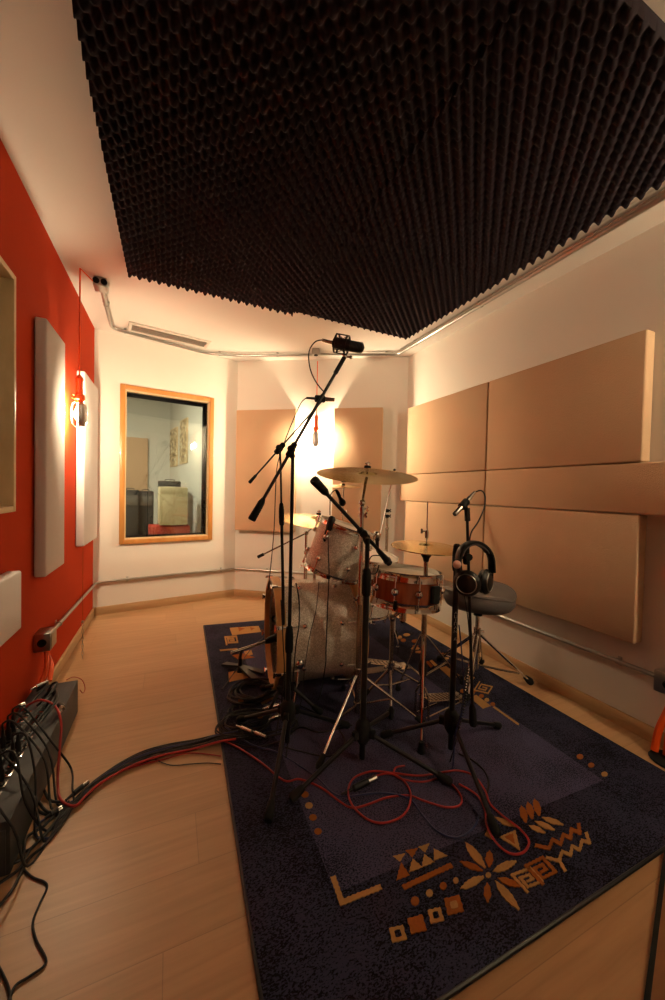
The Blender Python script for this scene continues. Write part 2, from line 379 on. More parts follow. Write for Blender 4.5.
# right wall, tan, three rows
t = .075
sL = onw(408, 408, WR, t)[0]; sM = onw(487, 383, WR, t)[0]; sR = onw(647.5, 329, WR, t)[0]; sM2 = (onw(487, 469, WR, t)[0]+sM)/2
za = onw(560, 357.5, WR, t)[1]; zb = onw(560, 466.4, WR, t)[1]; zc_ = onw(560, 510, WR, t)[1]; zd = onw(636, 645.5, WR, t)[1]
gpx = .004
panel(WR, sL, sM2-gpx/2, zb+gpx/2, za, t, 'tan', 'upper tan fabric panel on the right wall nearest the back corner', gp)
panel(WR, sM2+gpx/2, sR, zb+gpx/2, za, t, 'tan', 'upper tan fabric panel on the right wall with a brightly lit right end', gp)
panel(WR, .02, sM2-gpx/2, zc_+gpx/2, zb-gpx/2, t+.0, 'tan', 'narrow middle-row tan panel on the right wall nearest the back corner', gp)
panel(WR, sM2+gpx/2, sM2+1.75, zc_+gpx/2, zb-gpx/2, t, 'tan', 'long narrow middle-row tan panel on the right wall running out of frame', gp)
panel(WR, sL-.0, sM2-gpx/2, zd, zc_-gpx/2, t, 'tan', 'lower tan fabric panel on the right wall behind the hi-hat and throne', gp)
panel(WR, sM2+gpx/2, sR, zd, zc_-gpx/2, t, 'tan', 'lower tan fabric panel on the right wall right of the drum throne', gp)

# ---------------------------------------------------------------- ceiling foam
def foam(x0, x1, y0, y1, phx, phy, label):
    P = .055; n = int((x1-x0)/(P/8)); m = int((y1-y0)/(P/8)); b0 = .030; amp = .033
    vs = []; fs = []
    def h(x, y):
        c = .5+.5*math.cos(2*math.pi*(x+phx)/P)*math.cos(2*math.pi*(y+phy)/P); return b0+amp*c**1.1
    for j in range(m+1):
        for i in range(n+1):
            x = x0+(x1-x0)*i/n; y = y0+(y1-y0)*j/m; vs.append((x, y, cz(x, y)-h(x, y)))
    for j in range(m):
        for i in range(n):
            a = j*(n+1)+i; fs.append((a, a+n+1, a+n+2, a+1))
    per = [i for i in range(n+1)]+[j*(n+1)+n for j in range(1, m+1)]+[m*(n+1)+i for i in range(n-1, -1, -1)]+[j*(n+1) for j in range(m-1, 0, -1)]
    k0 = len(vs)
    for i in per: vs.append((vs[i][0], vs[i][1], cz(vs[i][0], vs[i][1])-.0005))
    L_ = len(per)
    for k in range(L_): fs.append((per[k], per[(k+1) % L_], k0+(k+1) % L_, k0+k))
    fs.append(tuple(k0+k for k in range(L_)))
    c = V(((x0+x1)/2, (y0+y1)/2, cz((x0+x1)/2, (y0+y1)/2)-.07))
    me = bpy.data.meshes.new('foam_panel'); me.from_pydata([tuple(V(v)-c) for v in vs], [], fs); me.materials.append(M['foam']); me.shade_smooth(); me.set_sharp_from_angle(angle=math.radians(60))
    o = bpy.data.objects.new('ceiling_foam_panel', me); C.objects.link(o); o.location = c
    tag(o, label, 'acoustic foam', 'egg-crate foam panels on the ceiling')
fx0, fx1, fxm, fy0, fy1, fym = -.255, 1.768, .80, .585, 2.60, 1.60
foam(fx0, fxm-.001, fym+.001, fy1, 0, .0125, 'charcoal egg-crate foam on the ceiling, the piece nearest the window')
foam(fxm+.001, fx1, fym+.001, fy1-.05, .012, -.006, 'charcoal egg-crate foam on the ceiling, the piece over the far right corner')
foam(fx0, fxm-.001, fy0, fym-.001, .006, .01, 'charcoal egg-crate foam on the ceiling, near left piece beside the red wall')
foam(fxm+.001, fx1, fy0, fym-.001, .02, .005, 'charcoal egg-crate foam on the ceiling, near right piece at the top right')

# ---------------------------------------------------------------- ceiling vent
a, b, c_, d_ = [gz(x, y, 2.49) for x, y in ((126.8, 323.8), (211, 341.8), (209, 350), (124.7, 331.6))]
dx = ((b-a)+(c_-d_)).normalized(); dx.z = 0; dx = wn(WW)[0]; dy = V((-dx.y, dx.x, 0)); ctr = (a+b+c_+d_)/4; ctr -= dy*.02
Lx = .66; Ly = .19; zc0 = cz(ctr.x, ctr.y)
def mfr(o, x, y, z):
    m = Matrix.Identity(4)
    for i in range(3): m[i][0] = x[i]; m[i][1] = y[i]; m[i][2] = z[i]; m[i][3] = o[i]
    return m
vt = thing('ceiling_vent', 'long slotted air vent in the ceiling above the window', 'vent', (ctr.x, ctr.y, zc0-.02))
def vb(g, u0_, u1_, v0_, v1_, z0_, z1_, bev=0): g.box(mfr(V((ctr.x, ctr.y, zc0))+dx*(u0_+u1_)/2+dy*(v0_+v1_)/2+UP*(z0_+z1_)/2, dx, dy, UP), (u1_-u0_, v1_-v0_, z1_-z0_), bev)
g = G(); f_ = .028
for q in ((-Lx/2, Lx/2, -Ly/2, -Ly/2+f_), (-Lx/2, Lx/2, Ly/2-f_, Ly/2), (-Lx/2, -Lx/2+f_, -Ly/2+f_, Ly/2-f_), (Lx/2-f_, Lx/2, -Ly/2+f_, Ly/2-f_)): vb(g, *q, -.016, 0, .003)
link('frame', g, 'vent', vt)
g = G(); vb(g, -Lx/2+f_, Lx/2-f_, -Ly/2+f_, Ly/2-f_, -.004, 0); link('shade_sheet', g, 'ventshade', vt)  # flat dark sheet behind the slats; shade of the opening put into its colour
for k in range(5):
    g = G(); v = -Ly/2+f_+.012+k*.0275; m = mfr(V((ctr.x, ctr.y, zc0-.009))+dy*v, dx, (dy*.6+UP*.8).normalized(), dx.cross((dy*.6+UP*.8).normalized())); g.box(m, (Lx-2*f_, .016, .002)); link('slat', g, 'vent', vt)

# ---------------------------------------------------------------- conduits
def clampring(g, p, ax, r): g.lathe([(r, -.008), (r+.004, -.008), (r+.004, .008), (r, .008)], frame(p, ax), 12)
def conduit(label, pts, clamps, r=.011, group=None):
    p = [V(q) for q in pts]; t = thing('conduit_pipe', label, 'conduit', p[0], group)
    # round the bends
    q = [p[0]]
    for i in range(1, len(p)-1):
        a = (p[i-1]-p[i]); b = (p[i+1]-p[i]); d = min(.06, a.length/2.2, b.length/2.2); A = p[i]+a.normalized()*d; B = p[i]+b.normalized()*d
        for k in range(7):
            u = k/6; q.append(A*(1-u)**2+p[i]*2*u*(1-u)+B*u*u)
    q.append(p[-1]); g = G(); g.tube(q, r, 12); link('pipe', g, 'steel', t)
    for (i, u, off) in clamps:
        c = p[i].lerp(p[i+1], u); ax = (p[i+1]-p[i]).normalized(); g = G(); clampring(g, c, ax, r)
        o = V(off); side = ax.cross(o).normalized()
        m = mfr(c+o*(r+.004), ax, side, o.normalized()); g.box(m, (.018, .045, .006), .001)
        link('clamp', g, 'steel', t)
    return t
def jbox(w_pt, d, n, size, label, sockets, up=UP, name='junction_box'):
    t = thing(name, label, 'junction box', w_pt); c = V(w_pt); g = G(); m = mfr(c, d, n, up); g.box(m, size, .003)
    link('body', g, 'steel', t)
    g = G(); m2 = mfr(c+n*(size[1]/2+.001), d, n, up); g.box(m2, (size[0]*.86, .003, size[2]*.86), .001); link('cover_plate', g, 'steel', t)
    for (u, v, face) in sockets:
        g = G()
        if face == 'n': p = c+n*(size[1]/2+.002)+d*u+up*v; ax = n
        elif face == 'd': p = c-d*(size[0]/2)+n*u+up*v; ax = -d
        elif face == 'z': p = c-up*(size[2]/2)+d*u+n*v; ax = -up
        g.lathe([(0, 0), (.019, 0), (.019, .006), (.014, .008), (.013, .002), (0, .002)], frame(p, ax), 16); link('socket', g, 'rubber', t)
    return t
dW, nW = wn(WW); dB, nB = wn(WB); dL, nL = wn(WL); dR, nR = wn(WR)
zl = .30
sJ = onw(48, 638, WL, .05)[0]; zJ = onw(50, 637, WL, .05)[1]
jbox(wp(WL, sJ+.01, .036, zJ), dL, nL, (.105, .07, .09), 'grey steel junction box low on the red wall above the stage box', [(0, 0, 'd')])
conduit('galvanised conduit pipe running low round the red, window and back walls', [wp(WL, sJ+.066, .045, zJ+.01), wp(WL, wlen(WL)-.05, .03, zl), wp(WW, .05, .018, zl), wp(WW, wlen(WW)-.03, .018, zl), wp(WB, .03, .018, zl), wp(WB, wlen(WB)-.05, .018, zl)],
        [(0, .12, -nL*1), (2, .18, -nW), (2, .9, -nW), (4, .2, -nB)])
sK = onw(663, 680, WR, .06)[0]; zK = onw(660, 681, WR, .06)[1]
jbox(wp(WR, sK+.025, .036, zK), dR, nR, (.11, .07, .095), 'grey steel junction box low on the right wall at the picture edge', [(0, 0, 'n')])
pc = [wp(WR, .08, .018, .31), wp(WR, sK-.031, .018, zK)]
sCl = onw(618, 660, WR, .02)[0]
conduit('galvanised conduit pipe running low along the right wall to a junction box', pc, [(0, (sCl-.08)/(sK-.031-.08), -nR), (0, .35, -nR)])
# ceiling conduit with two boxes
def cp(px, py, dz=.026):
    p = gz(px, py, 2.48)
    for _ in range(3): p = gz(px, py, cz(p.x, p.y)-dz)
    return p
jb1 = cp(101, 285, .03); jb2 = cp(316, 352, .03)
e1 = cp(112, 328); e2 = cp(206, 353); e2b = cp(240, 355.5); e3 = cp(398, 354); e4 = cp(665, 196); e5 = e4+(e4-e3)*.35
jd = (e1-jb1).normalized(); jd.z = 0; jn = V((-jd.y, jd.x, 0))
jbox(jb1, jd, jn, (.10, .075, .055), 'small steel junction box on the ceiling feeding the left hanging lamp', [(-.022, 0, 'd'), (.022, 0, 'd')])
jbox(jb2+V((0, 0, -.0)), (e3-e2b).normalized(), V((e3-e2b).normalized().yx.to_3d())*1 if False else -nB, (.07, .05, .055), 'small steel junction box on the ceiling feeding the back hanging lamp', [(0, 0, 'z')])
conduit('galvanised conduit pipe crossing the ceiling from the left box to the right wall', [jb1+jd*.05, e1, e2, e2b, e3, e4, e5], [(0, .35, UP), (1, .12, UP), (2, .4, UP), (3, .25, UP), (3, .93, UP), (4, .14, UP), (4, .5, UP)], .014)
g = G(); g.tube([e3+V((-.03, -.035, 0)), e4+V((-.03, -.035, 0)), e5+V((-.03, -.035, 0))], .007, 8); tag(link('conduit_pipe', g, 'steel'), 'thinner pipe on the ceiling running beside the conduit along the right wall', 'conduit')

# ---------------------------------------------------------------- hand lamps
def handlamp(top, zb, facing, label, hook=None, watt=1000, hwd=58):
    top = V(top); t = thing('hanging_work_lamp', label, 'work lamp', (top.x, top.y, zb)); x, y = top.x, top.y
    facing = V(facing).normalized()
    g = G(); pts = ([V(hook)] if hook is not None else [])+[top, (x, y, zb+.20)]; g.tube(pts, .0045, 8); link('cord', g, 'orange', t)
    g = G(); g.lathe([(.006, .22), (.018, .205), (.024, .19), (.019, .182), (.020, .11), (.023, .10), (.030, .095), (.031, .068), (.022, .060), (.020, .045), (0, .045)], Matrix.Translation((x, y, zb)), 20)
    link('handle', g, 'orange', t)
    g = G(); hp = V((x, y, zb+.085)); sd = facing.cross(UP).normalized(); g.tube(smooth([hp+sd*.024, hp+sd*.045+UP*.004, hp+sd*.05-UP*.012, hp+sd*.044-UP*.02]), .004, 6); link('hook', g, 'orange', t)
    g = G(); g.lathe([(.012, .045), (.014, .02), (.026, -.01), (.028, -.035), (.018, -.058), (0, -.064)], Matrix.Translation((x, y, zb)), 16); link('bulb', g, emit('bulb_glow', LAMPCOL, watt), t)
    a = math.atan2(facing.y, facing.x); hw = math.radians(hwd)
    g = G(); g.lathe([(.018, .05), (.040, .03), (.042, -.06), (.030, -.092), (.012, -.10)], Matrix.Translation((x, y, zb)), 16, a-hw, a+hw)
    g.lathe([(.0195, .05), (.0415, .03), (.0435, -.06), (.0315, -.0935), (.0125, -.1015)], Matrix.Translation((x, y, zb)), 16, a-hw, a+hw)
    link('reflector', g, 'steel', t)
    for k in range(6):
        aa = a+math.pi/3*k+.3; g = G(); u = V((math.cos(aa), math.sin(aa), 0)); g.tube(smooth([V((x, y, zb+z))+u*r for r, z in ((.02, .05), (.045, .028), (.047, -.06), (.03, -.098), (.004, -.108))], 4), .0015, 6)
        link('cage_wire', g, 'steel', t)
    return t
L1 = cp(80, 279.5, .0); L1z = vz(L1, 412)+.01
L1.y *= .53/-L1.x; L1.x = -.53; L1z = vz(L1, 412)+.01
h1 = handlamp((L1.x, L1.y, cz(L1.x, L1.y)-.004), L1z, (.9, -.75, 0), 'orange caged work lamp hanging from the ceiling by the red wall', hook=jb1+V((-.03, 0, 0)), watt=1450, hwd=48)
sL2, zL2 = onw(316, 437, WB, .085)
p2 = wp(WB, sL2, .085, 0)
h2 = handlamp((p2.x, p2.y, cz(p2.x, p2.y)-.05), zL2, nB, 'orange caged work lamp hanging in the gap between the two back wall panels', watt=2400)
p3 = V((1.98, -.42, 0))
h3 = handlamp((p3.x, p3.y, cz(p3.x, p3.y)-.01), 2.10, (-1, -.45, 0), 'orange caged work lamp hanging by the right wall beside the camera', watt=2100, hwd=88)


# ---------------------------------------------------------------- rug
RZ = .012
rc = [V((.195, .62, 0)), V((1.895, .615, 0)), V((1.895, 2.98, 0)), V((.262, 3.17, 0))]
g = G(); g.prism([p for p in rc], (0, 0, RZ))
g.mi = 1; g.prism([V((.437, .905, .004)), V((1.60, .865, .004)), V((1.61, 1.46, .004)), V((1.45, 1.46, .004)), V((1.45, 2.55, .004)), V((.47, 2.62, .004))], (0, 0, RZ+.0015-.004))
MC = [0]
def motif(pix, mi, h=.0022):
    MC[0] += 1; h += (MC[0] % 9)*.00007
    g.mi = mi; pts = [gz(x, y, RZ) for x, y in pix]; pts = [V((p.x, p.y, .004)) for p in pts]
    out = []                       # tufted, slightly ragged outline
    for i, p in enumerate(pts):
        q = pts[(i+1) % len(pts)]; k = max(1, int((q-p).length/.007)); nn = V((-(q-p).y, (q-p).x, 0)).normalized()
        for j in range(k): out.append(p.lerp(q, j/k)+(nn*(.0016*(1 if j % 2 else -1)*random.uniform(.2, 1)) if j else V((0, 0, 0))))
    pts = out; g.prism(pts, (0, 0, RZ+h-.004))
def z7(l): return [(380+x/2.77, 760+y/2.77) for x, y in l]
def line_poly(l, w):     # polyline of pixel width w -> segments
    for (x0, y0), (x1, y1) in zip(l, l[1:]):
        dx_, dy_ = x1-x0, y1-y0; n_ = math.hypot(dx_, dy_) or 1; ex, ey = dx_/n_*w*.45, dy_/n_*w*.45; nx, ny = -dy_/n_*w/2, dx_/n_*w/2
        yield [(x0-ex+nx, y0-ey+ny), (x1+ex+nx, y1+ey+ny), (x1+ex-nx, y1+ey-ny), (x0-ex-nx, y0-ey-ny)]
def leaf(x0, y0, x1, y1, w):
    dx_, dy_ = x1-x0, y1-y0; n_ = math.hypot(dx_, dy_); nx, ny = -dy_/n_*w/2, dx_/n_*w/2
    return [(x0, y0), (x0+dx_*.25+nx*.8, y0+dy_*.25+ny*.8), (x0+dx_*.6+nx, y0+dy_*.6+ny), (x1+nx*.25, y1+ny*.25), (x1-nx*.25, y1-ny*.25), (x0+dx_*.6-nx, y0+dy_*.6-ny), (x0+dx_*.25-nx*.8, y0+dy_*.25-ny*.8)]
def disc(x, y, rx, ry=None, n=8): return [(x+rx*math.cos(2*math.pi*k/n), y+(ry or rx)*math.sin(2*math.pi*k/n)) for k in range(n)]
GO, RU = 2, 3
for l, m_ in (([(35, 268), (70, 260), (55, 283)], GO), ([(70, 252), (105, 245), (90, 272)], RU), ([(105, 243), (137, 232), (126, 258)], GO), ([(58, 285), (45, 335), (82, 320)], RU),
             ([(90, 275), (80, 312), (118, 298)], GO), ([(122, 262), (116, 298), (152, 284)], GO), ([(148, 246), (150, 280), (187, 266)], GO)): motif(z7(l), m_)
motif(z7([(60, 349), (195, 286), (203, 298), (68, 361)]), RU)
for x, y, r_, m_ in ((97, 392, 12, RU), (137, 370, 10, GO), (175, 350, 10, RU), (210, 335, 8, GO)): motif(z7(disc(x, y, r_, r_*1.1)), m_)
for x, y, r_, m_, m2 in ((50, 483, 25, GO, 0), (103, 457, 27, RU, 4), (155, 432, 23, GO, 0), (205, 403, 28, RU, GO)):
    motif(z7([(x-r_, y-r_*.6), (x+r_*.5, y-r_), (x+r_, y+r_*.6), (x-r_*.6, y+r_)]), m_); k = r_*.42
    if m2 != 4: motif(z7([(x-k, y-k*.6), (x+k*.5, y-k), (x+k, y+k*.6), (x-k*.6, y+k)]), m2, .0030)
for x0, y0, x1, y1, w, m_ in ((235, 228, 292, 300, 24, GO), (303, 250, 303, 298, 22, RU), (312, 310, 378, 282, 24, GO), (325, 328, 388, 352, 20, RU), (318, 335, 385, 416, 24, GO), (296, 340, 299, 396, 22, RU), (222, 358, 287, 324, 24, GO), (220, 282, 285, 308, 18, RU)):
    motif(z7(leaf(x0, y0, x1, y1, w)), m_)
motif(z7(disc(300, 320, 8)), GO)
def spiral(cx_, cy_, ux, uy, vx, vy, w, m_, mp=lambda l: l):
    pts = [(-.2, .1), (.35, .1), (.35, -.4), (-.6, -.4), (-.6, .6), (.9, .6), (.9, -.9), (-1, -.9), (-1, 1)]
    l = [(cx_+a*ux+b*vx, cy_+a*uy+b*vy) for a, b in pts]
    for q in line_poly(l, w): motif(mp(q), m_)
spiral(412, 332, 26, -10, 22, 24, 8, GO, z7); spiral(450, 306, 24, -12, 24, 26, 9, RU, z7)
for x, y in ((397, 150), (415, 140), (434, 131)): motif(z7(leaf(x-7, y-24, x+8, y+24, 20)), RU)
for x0, y0, x1, y1 in ((412, 182, 458, 203), (428, 170, 484, 195), (448, 160, 508, 181)): motif(z7(leaf(x0, y0, x1, y1, 15)), GO)
for q in line_poly([(433, 238), (468, 246), (478, 222), (500, 234), (508, 208), (528, 218), (530, 193), (553, 203), (550, 180)], 10): motif(z7(q), RU)
for q in line_poly([(463, 272), (498, 282), (512, 306)], 9): motif(z7(q), GO)
for q in line_poly([(496, 278), (505, 255), (528, 265), (532, 240), (553, 250), (560, 224), (580, 230), (572, 205)], 9): motif(z7(q), GO)
motif(z7([(308, 155), (345, 165), (388, 188), (345, 182)]), GO); motif(z7([(330, 215), (375, 195), (388, 252)]), GO); motif(z7([(345, 215), (368, 205), (374, 235)]), RU, .0030); motif(z7([(290, 210), (300, 188), (312, 222)]), GO)
for x, y, m_ in ((585, 15, RU), (622, 40, GO)): motif(z7(disc(x, y, 9, 7)), m_)
motif(disc(580, 757, 3.4, 2.6), RU)
for q in line_poly([(333.5, 879), (342, 903), (379, 888)], 5.5): motif(q, GO)
for x, y, m_ in ((305, 795, RU), (309, 806, GO), (313, 818, RU), (318, 832, RU)): motif(disc(x, y, 4, 3.4), m_)
def zr(l): return [(410+x/6.65, 640+y/6.05) for x, y in l]
spiral(492, 291, 48, 10, 18, -26, 7, GO, zr); spiral(395, 232, 26, 6, 12, -14, 6, GO, zr)
motif(zr([(400, 350), (440, 334), (538, 400), (485, 418)]), GO)
for x, y, m_ in ((400, 290, RU), (424, 307, RU), (475, 340, RU), (511, 364, GO), (550, 390, RU), (412, 325, GO), (350, 310, RU)): motif(zr(disc(x, y, 16, 12)), m_)
for q in line_poly([(558, 408), (720, 512)], 11): motif(zr(q), GO)
for l, m_ in (([(105, 135), (120, 128), (152, 158), (138, 168)], RU), ([(130, 128), (145, 122), (182, 152), (166, 160)], GO), ([(195, 170), (240, 160), (330, 215), (280, 240)], GO)): motif(zr(l), m_)
for x, y, rx, m_ in ((55, 230, 22, GO), (95, 212, 20, GO)): pass
def ze(l): return [(390+x/5.115, 590+y/5.115) for x, y in l]
for x, y, rx, ry, m_ in ((50, 243, 12, 9, GO), (85, 230, 18, 8, GO), (68, 258, 14, 9, RU), (130, 262, 20, 9, RU), (130, 300, 22, 8, GO), (150, 318, 22, 6, GO), (130, 288, 16, 5, RU), (270, 330, 14, 7, RU), (290, 350, 12, 5, GO)): motif(ze(disc(x, y, rx, ry)), m_)
def zl2(l): return [(200+x/5.115, 560+y/5.115) for x, y in l]
for l, m_ in (([(152, 348), (300, 338), (312, 368), (165, 386)], GO), ([(145, 575), (235, 560), (260, 600), (150, 625)], GO), ([(165, 490), (215, 478), (280, 500), (200, 512)], RU), ([(225, 470), (262, 460), (270, 485), (235, 492)], GO),
             ([(195, 345), (230, 352), (200, 366)], RU), ([(255, 345), (280, 350), (262, 362)], RU), ([(195, 710), (220, 705), (222, 725), (198, 728)], RU), ([(290, 705), (340, 680), (385, 690), (370, 715), (320, 742)], GO), ([(320, 705), (345, 700), (350, 720)], RU),
             ([(340, 765), (375, 758), (380, 772), (345, 778)], RU), ([(290, 800), (330, 785), (335, 805), (300, 812)], GO), ([(100, 460), (190, 452), (192, 458), (104, 467)], GO)): motif(zl2(l), m_, .0030 if m_ == RU else .0022)
spiral(162, 411, 30, -2, 4, 20, 8, GO, zl2)
g.mi = 5
for i in range(4):       # dark woven binding along the edges
    a, b = rc[i], rc[(i+1) % 4]; g.tube([a+V((0, 0, .0066)), b+V((0, 0, .0066))], .0064, 8)
rug = link('area_rug', g, ['navy', 'field', 'gold', 'rust', 'rust', 'black'], loc=(1.05, 1.9, 0))
tag(rug, 'navy blue area rug with gold and rust motifs under the drum kit', 'rug')

# ---------------------------------------------------------------- microphone stands
def tri_leg(t, hub, foot, r=.009, name='leg', m='black', footr=.017):
    hub, foot = V(hub), V(foot); g = G(); g.tube([hub, hub.lerp(foot, .97)], r, 10); lg = link(name, g, m, t)
    g = G(); d = (foot-hub).normalized(); g.tube([foot-d*.06, foot-d*.055, foot-d*.012, foot-d*.002], [r*1.1, footr*.8, footr, footr*.7], 10)
    link('rubber_foot', g, 'rubber', lg); return lg
def rodp(g, a, b, r, n=10): g.tube([V(a), V(b)], r, n)
def mic_stand(label, B, feet, tube_pts, hubz=.16, lower=.011, r1=.008, r2=.012, group='boom microphone stands', split=.45):
    """tube_pts: bottom and top of the upright; r2 lower tube, r1 upper tube"""
    B = V(B); t = thing('microphone_stand', label, 'microphone stand', (B.x, B.y, RZ), group)
    b, top = V(tube_pts[0]), V(tube_pts[1]); mid = b.lerp(top, split); d = (top-b).normalized()
    g = G(); rodp(g, b, mid, r2); link('lower_tube', g, 'black', t)
    g = G(); rodp(g, mid, top, r1); link('upper_tube', g, 'black', t)
    g = G(); g.lathe([(0, -.055), (r2+.003, -.055), (r2+.006, -.04), (r2+.006, .02), (r2+.002, .055), (r1+.001, .06)], frame(mid, d), 14); link('clutch', g, 'rubber', t)
    hub = b+d*(hubz/d.z); g = G(); g.lathe([(0, -.05), (.018, -.05), (.030, -.03), (.034, 0), (.030, .03), (.020, .045), (r2, .05)], frame(hub, d), 16)
    for f in feet:
        u = (V(f)-hub); u.z = 0; u.normalize(); g.box(mfr(hub+u*.036-UP*.004, u, UP.cross(u), UP), (.034, .022, .034), .004)
    link('hub', g, 'rubber', t)
    for f in feet:
        f = V(f); u = (f-hub); u.z = 0; u.normalize(); tri_leg(t, hub+u*.045-UP*.01, V((f.x, f.y, RZ+.012)))
    return t
def boom(t, cw, tip, pivot, r=.006, cwr=.014, cwl=.085):
    cw, tip, pivot = V(cw), V(tip), V(pivot); d = (tip-cw).normalized()
    g = G(); rodp(g, cw, tip, r); bm_ = link('boom_arm', g, 'black', t)
    g = G(); g.tube([cw-d*.006, cw, cw+d*cwl*.8, cw+d*cwl], [cwr*.85, cwr, cwr*.85, r], 12); link('counterweight', g, 'rubber', bm_)
    g = G(); side = d.cross(fwd).normalized(); g.ball(pivot, .018); g.lathe([(.009, -.035), (.014, -.03), (.014, .03), (.009, .035)], frame(pivot, d), 12)
    kn = pivot-fwd*.03+side*.0; g.tube([pivot, kn], .006, 8); g.lathe([(0, -.008), (.015, -.007), (.015, .006), (.008, .009), (0, .009)], frame(kn, fwd), 10)
    link('swivel_clamp', g, 'rubber', t)
    return bm_
def fl(px, py): p = gz(px, py, RZ); return p

# stand A: tall overhead boom
BA = fl(287, 750); hA = vz(BA, 455); topA = V((BA.x, BA.y, hA)); dA = (BA-O).dot(fwd)
sA_ = mic_stand('tall black boom stand holding the overhead mic in front of the bass drum', BA, [fl(268, 825), fl(349, 728), fl(238, 722)], [(BA.x, BA.y, .05), topA], hubz=.135, split=.36)
dTA = (topA-O).dot(fwd); cwA = gd(252, 519, dTA-.06); tipA = gd(344, 358, dTA+.14); pivA = gd(292, 440, dTA+.03)
pivA = cwA+(tipA-cwA)*.40; boom(sA_, cwA, tipA, pivA, .0075, .017, .10)
g = G(); g.tube([topA-UP*.01, pivA-(tipA-cwA).normalized()*.0+UP*-.005], .012, 10); link('clamp_neck', g, 'rubber', sA_)
g = G(); g.tube([tipA-(tipA-cwA).normalized()*.09, tipA], .0105, 10); link('tip_sleeve', g, 'rubber', sA_)
# large condenser in shock mount
mc = gd(342.5, 344.5, dTA+.14)
t = thing('condenser_microphone', 'large black studio microphone in a shock mount atop the tall boom', 'microphone', mc)
ax = (gd(364, 348, dTA+.12)-gd(337, 343, dTA+.15)).normalized()
g = G(); g.lathe([(0, -.045), (.022, -.045), (.026, -.04), (.026, .03), (.024, .035), (.024, .08), (.020, .098), (.008, .105), (0, .105)], frame(mc, ax), 20); link('body', g, 'black', t)
g = G()
for k in range(9):
    h_ = .04+k*.0065; g.lathe([(.0242, h_), (.0252, h_+.0015), (.0242, h_+.003)], frame(mc, ax), 20)
lab(link('grille', g, 'box', t), 'grey mesh grille'); fm = frame(mc, ax)
for h_ in (-.030, .022):
    g = G(); g.lathe([(.040, h_-.004), (.044, h_-.004), (.044, h_+.004), (.040, h_+.004), (.040, h_-.004)], fm, 24); link('shock_mount_ring', g, 'black', t)
for k in range(8):
    a = k*math.pi/4; g = G(); g.tube([fm @ V((.042*math.cos(a), .042*math.sin(a), -.03)), fm @ V((.026*math.cos(a+.3), .026*math.sin(a+.3), 0)), fm @ V((.042*math.cos(a), .042*math.sin(a), .022))], .0018, 6); link('elastic_cord', g, 'rubber', t)
for k in range(4):
    a = k*math.pi/2+.4; g = G(); g.tube([fm @ V((.044*math.cos(a), .044*math.sin(a), -.034)), fm @ V((.044*math.cos(a), .044*math.sin(a), .026))], .003, 6); link('mount_strut', g, 'black', t)
g = G(); jn_ = tipA+(tipA-cwA).normalized()*.01; g.tube([tipA, jn_, mc-UP*.043], .006, 8); g.ball(jn_, .012); g.tube([jn_, jn_+rgt*.025-UP*.005], .004, 6); g.ball(jn_+rgt*.028-UP*.005, .008); link('mount_joint', g, 'chrome', t)
g = G(); pl0 = mc-ax*.05; pl1 = gd(322, 340, dTA+.15); g.tube([pl0, pl0-ax*.02, pl1], [.009, .008, .007], 10); link('plug', g, 'plug', t)
g = G(); g.tube(smooth([pl1, gd(315, 342, dTA+.14), gd(309, 352, dTA+.12), gd(310, 368, dTA+.1), gd(316, 382, dTA+.08), gd(324, 392, dTA+.07)]), .003, 8); tag(link('microphone_cable', g, 'cable'), 'black cable looping from the top microphone down to its boom', 'cable')

# stand B: thin boom stand with the small condenser
BB = gz(285, 718, RZ); 
BB = fl(285, 712); dTB = (BB-O).dot(fwd); topB = gd(280.5, 461, dTB)
sB_ = mic_stand('thin black boom stand behind the tall one at the bass drum front', BB, [fl(262, 728), fl(322, 716), fl(262, 690)], [(BB.x, BB.y, .05), topB], hubz=.10, r1=.0055, r2=.008, split=.78)
cwB = gd(250, 482, dTB-.05); tipB = gd(321, 402, dTB+.1); pivB = cwB+(tipB-cwB)*.40; boom(sB_, cwB, tipB, pivB, .0045, .009, .05)
g = G(); g.tube([topB-UP*.01, pivB], .006, 8); link('clamp_neck', g, 'rubber', sB_)
mb = gd(322, 399, dTB+.1); t = thing('pencil_microphone', 'small condenser microphone on the thin boom left of the glowing lamp', 'microphone', mb)
ax = (gd(333, 399.5, dTB+.1)-gd(312, 398, dTB+.1)).normalized(); fm = frame(mb, ax)
g = G(); g.lathe([(0, -.03), (.011, -.03), (.0115, .03), (.010, .068), (0, .068)], fm, 16); link('body', g, 'darkchrome', t)
g = G(); g.lathe([(.012, -.04), (.019, -.036), (.019, .012), (.014, .018), (.012, .018)], fm, 16); g.tube([mb, tipB], .009, 8); g.ball(mb+UP*.018, .010); link('clip', g, 'rubber', t)
g = G(); g.tube([mb-ax*.03, mb-ax*.085], [.008, .006], 10); link('plug', g, 'black', t)
g = G(); g.tube(smooth([mb-ax*.085, gd(301, 403, dTB+.08), gd(294, 418, dTB+.07), gd(286, 438, dTB+.05), gd(278.5, 460, dTB+.03), gd(276, 480, dTB+.03), gd(274, 530, dTB+.06), gd(270, 573, dTB+.1), gd(268, 590, dTB+.13)]), .0026, 8); tag(link('microphone_cable', g, 'cable'), 'thin black cable hanging from the small boom microphone behind the stands', 'cable')

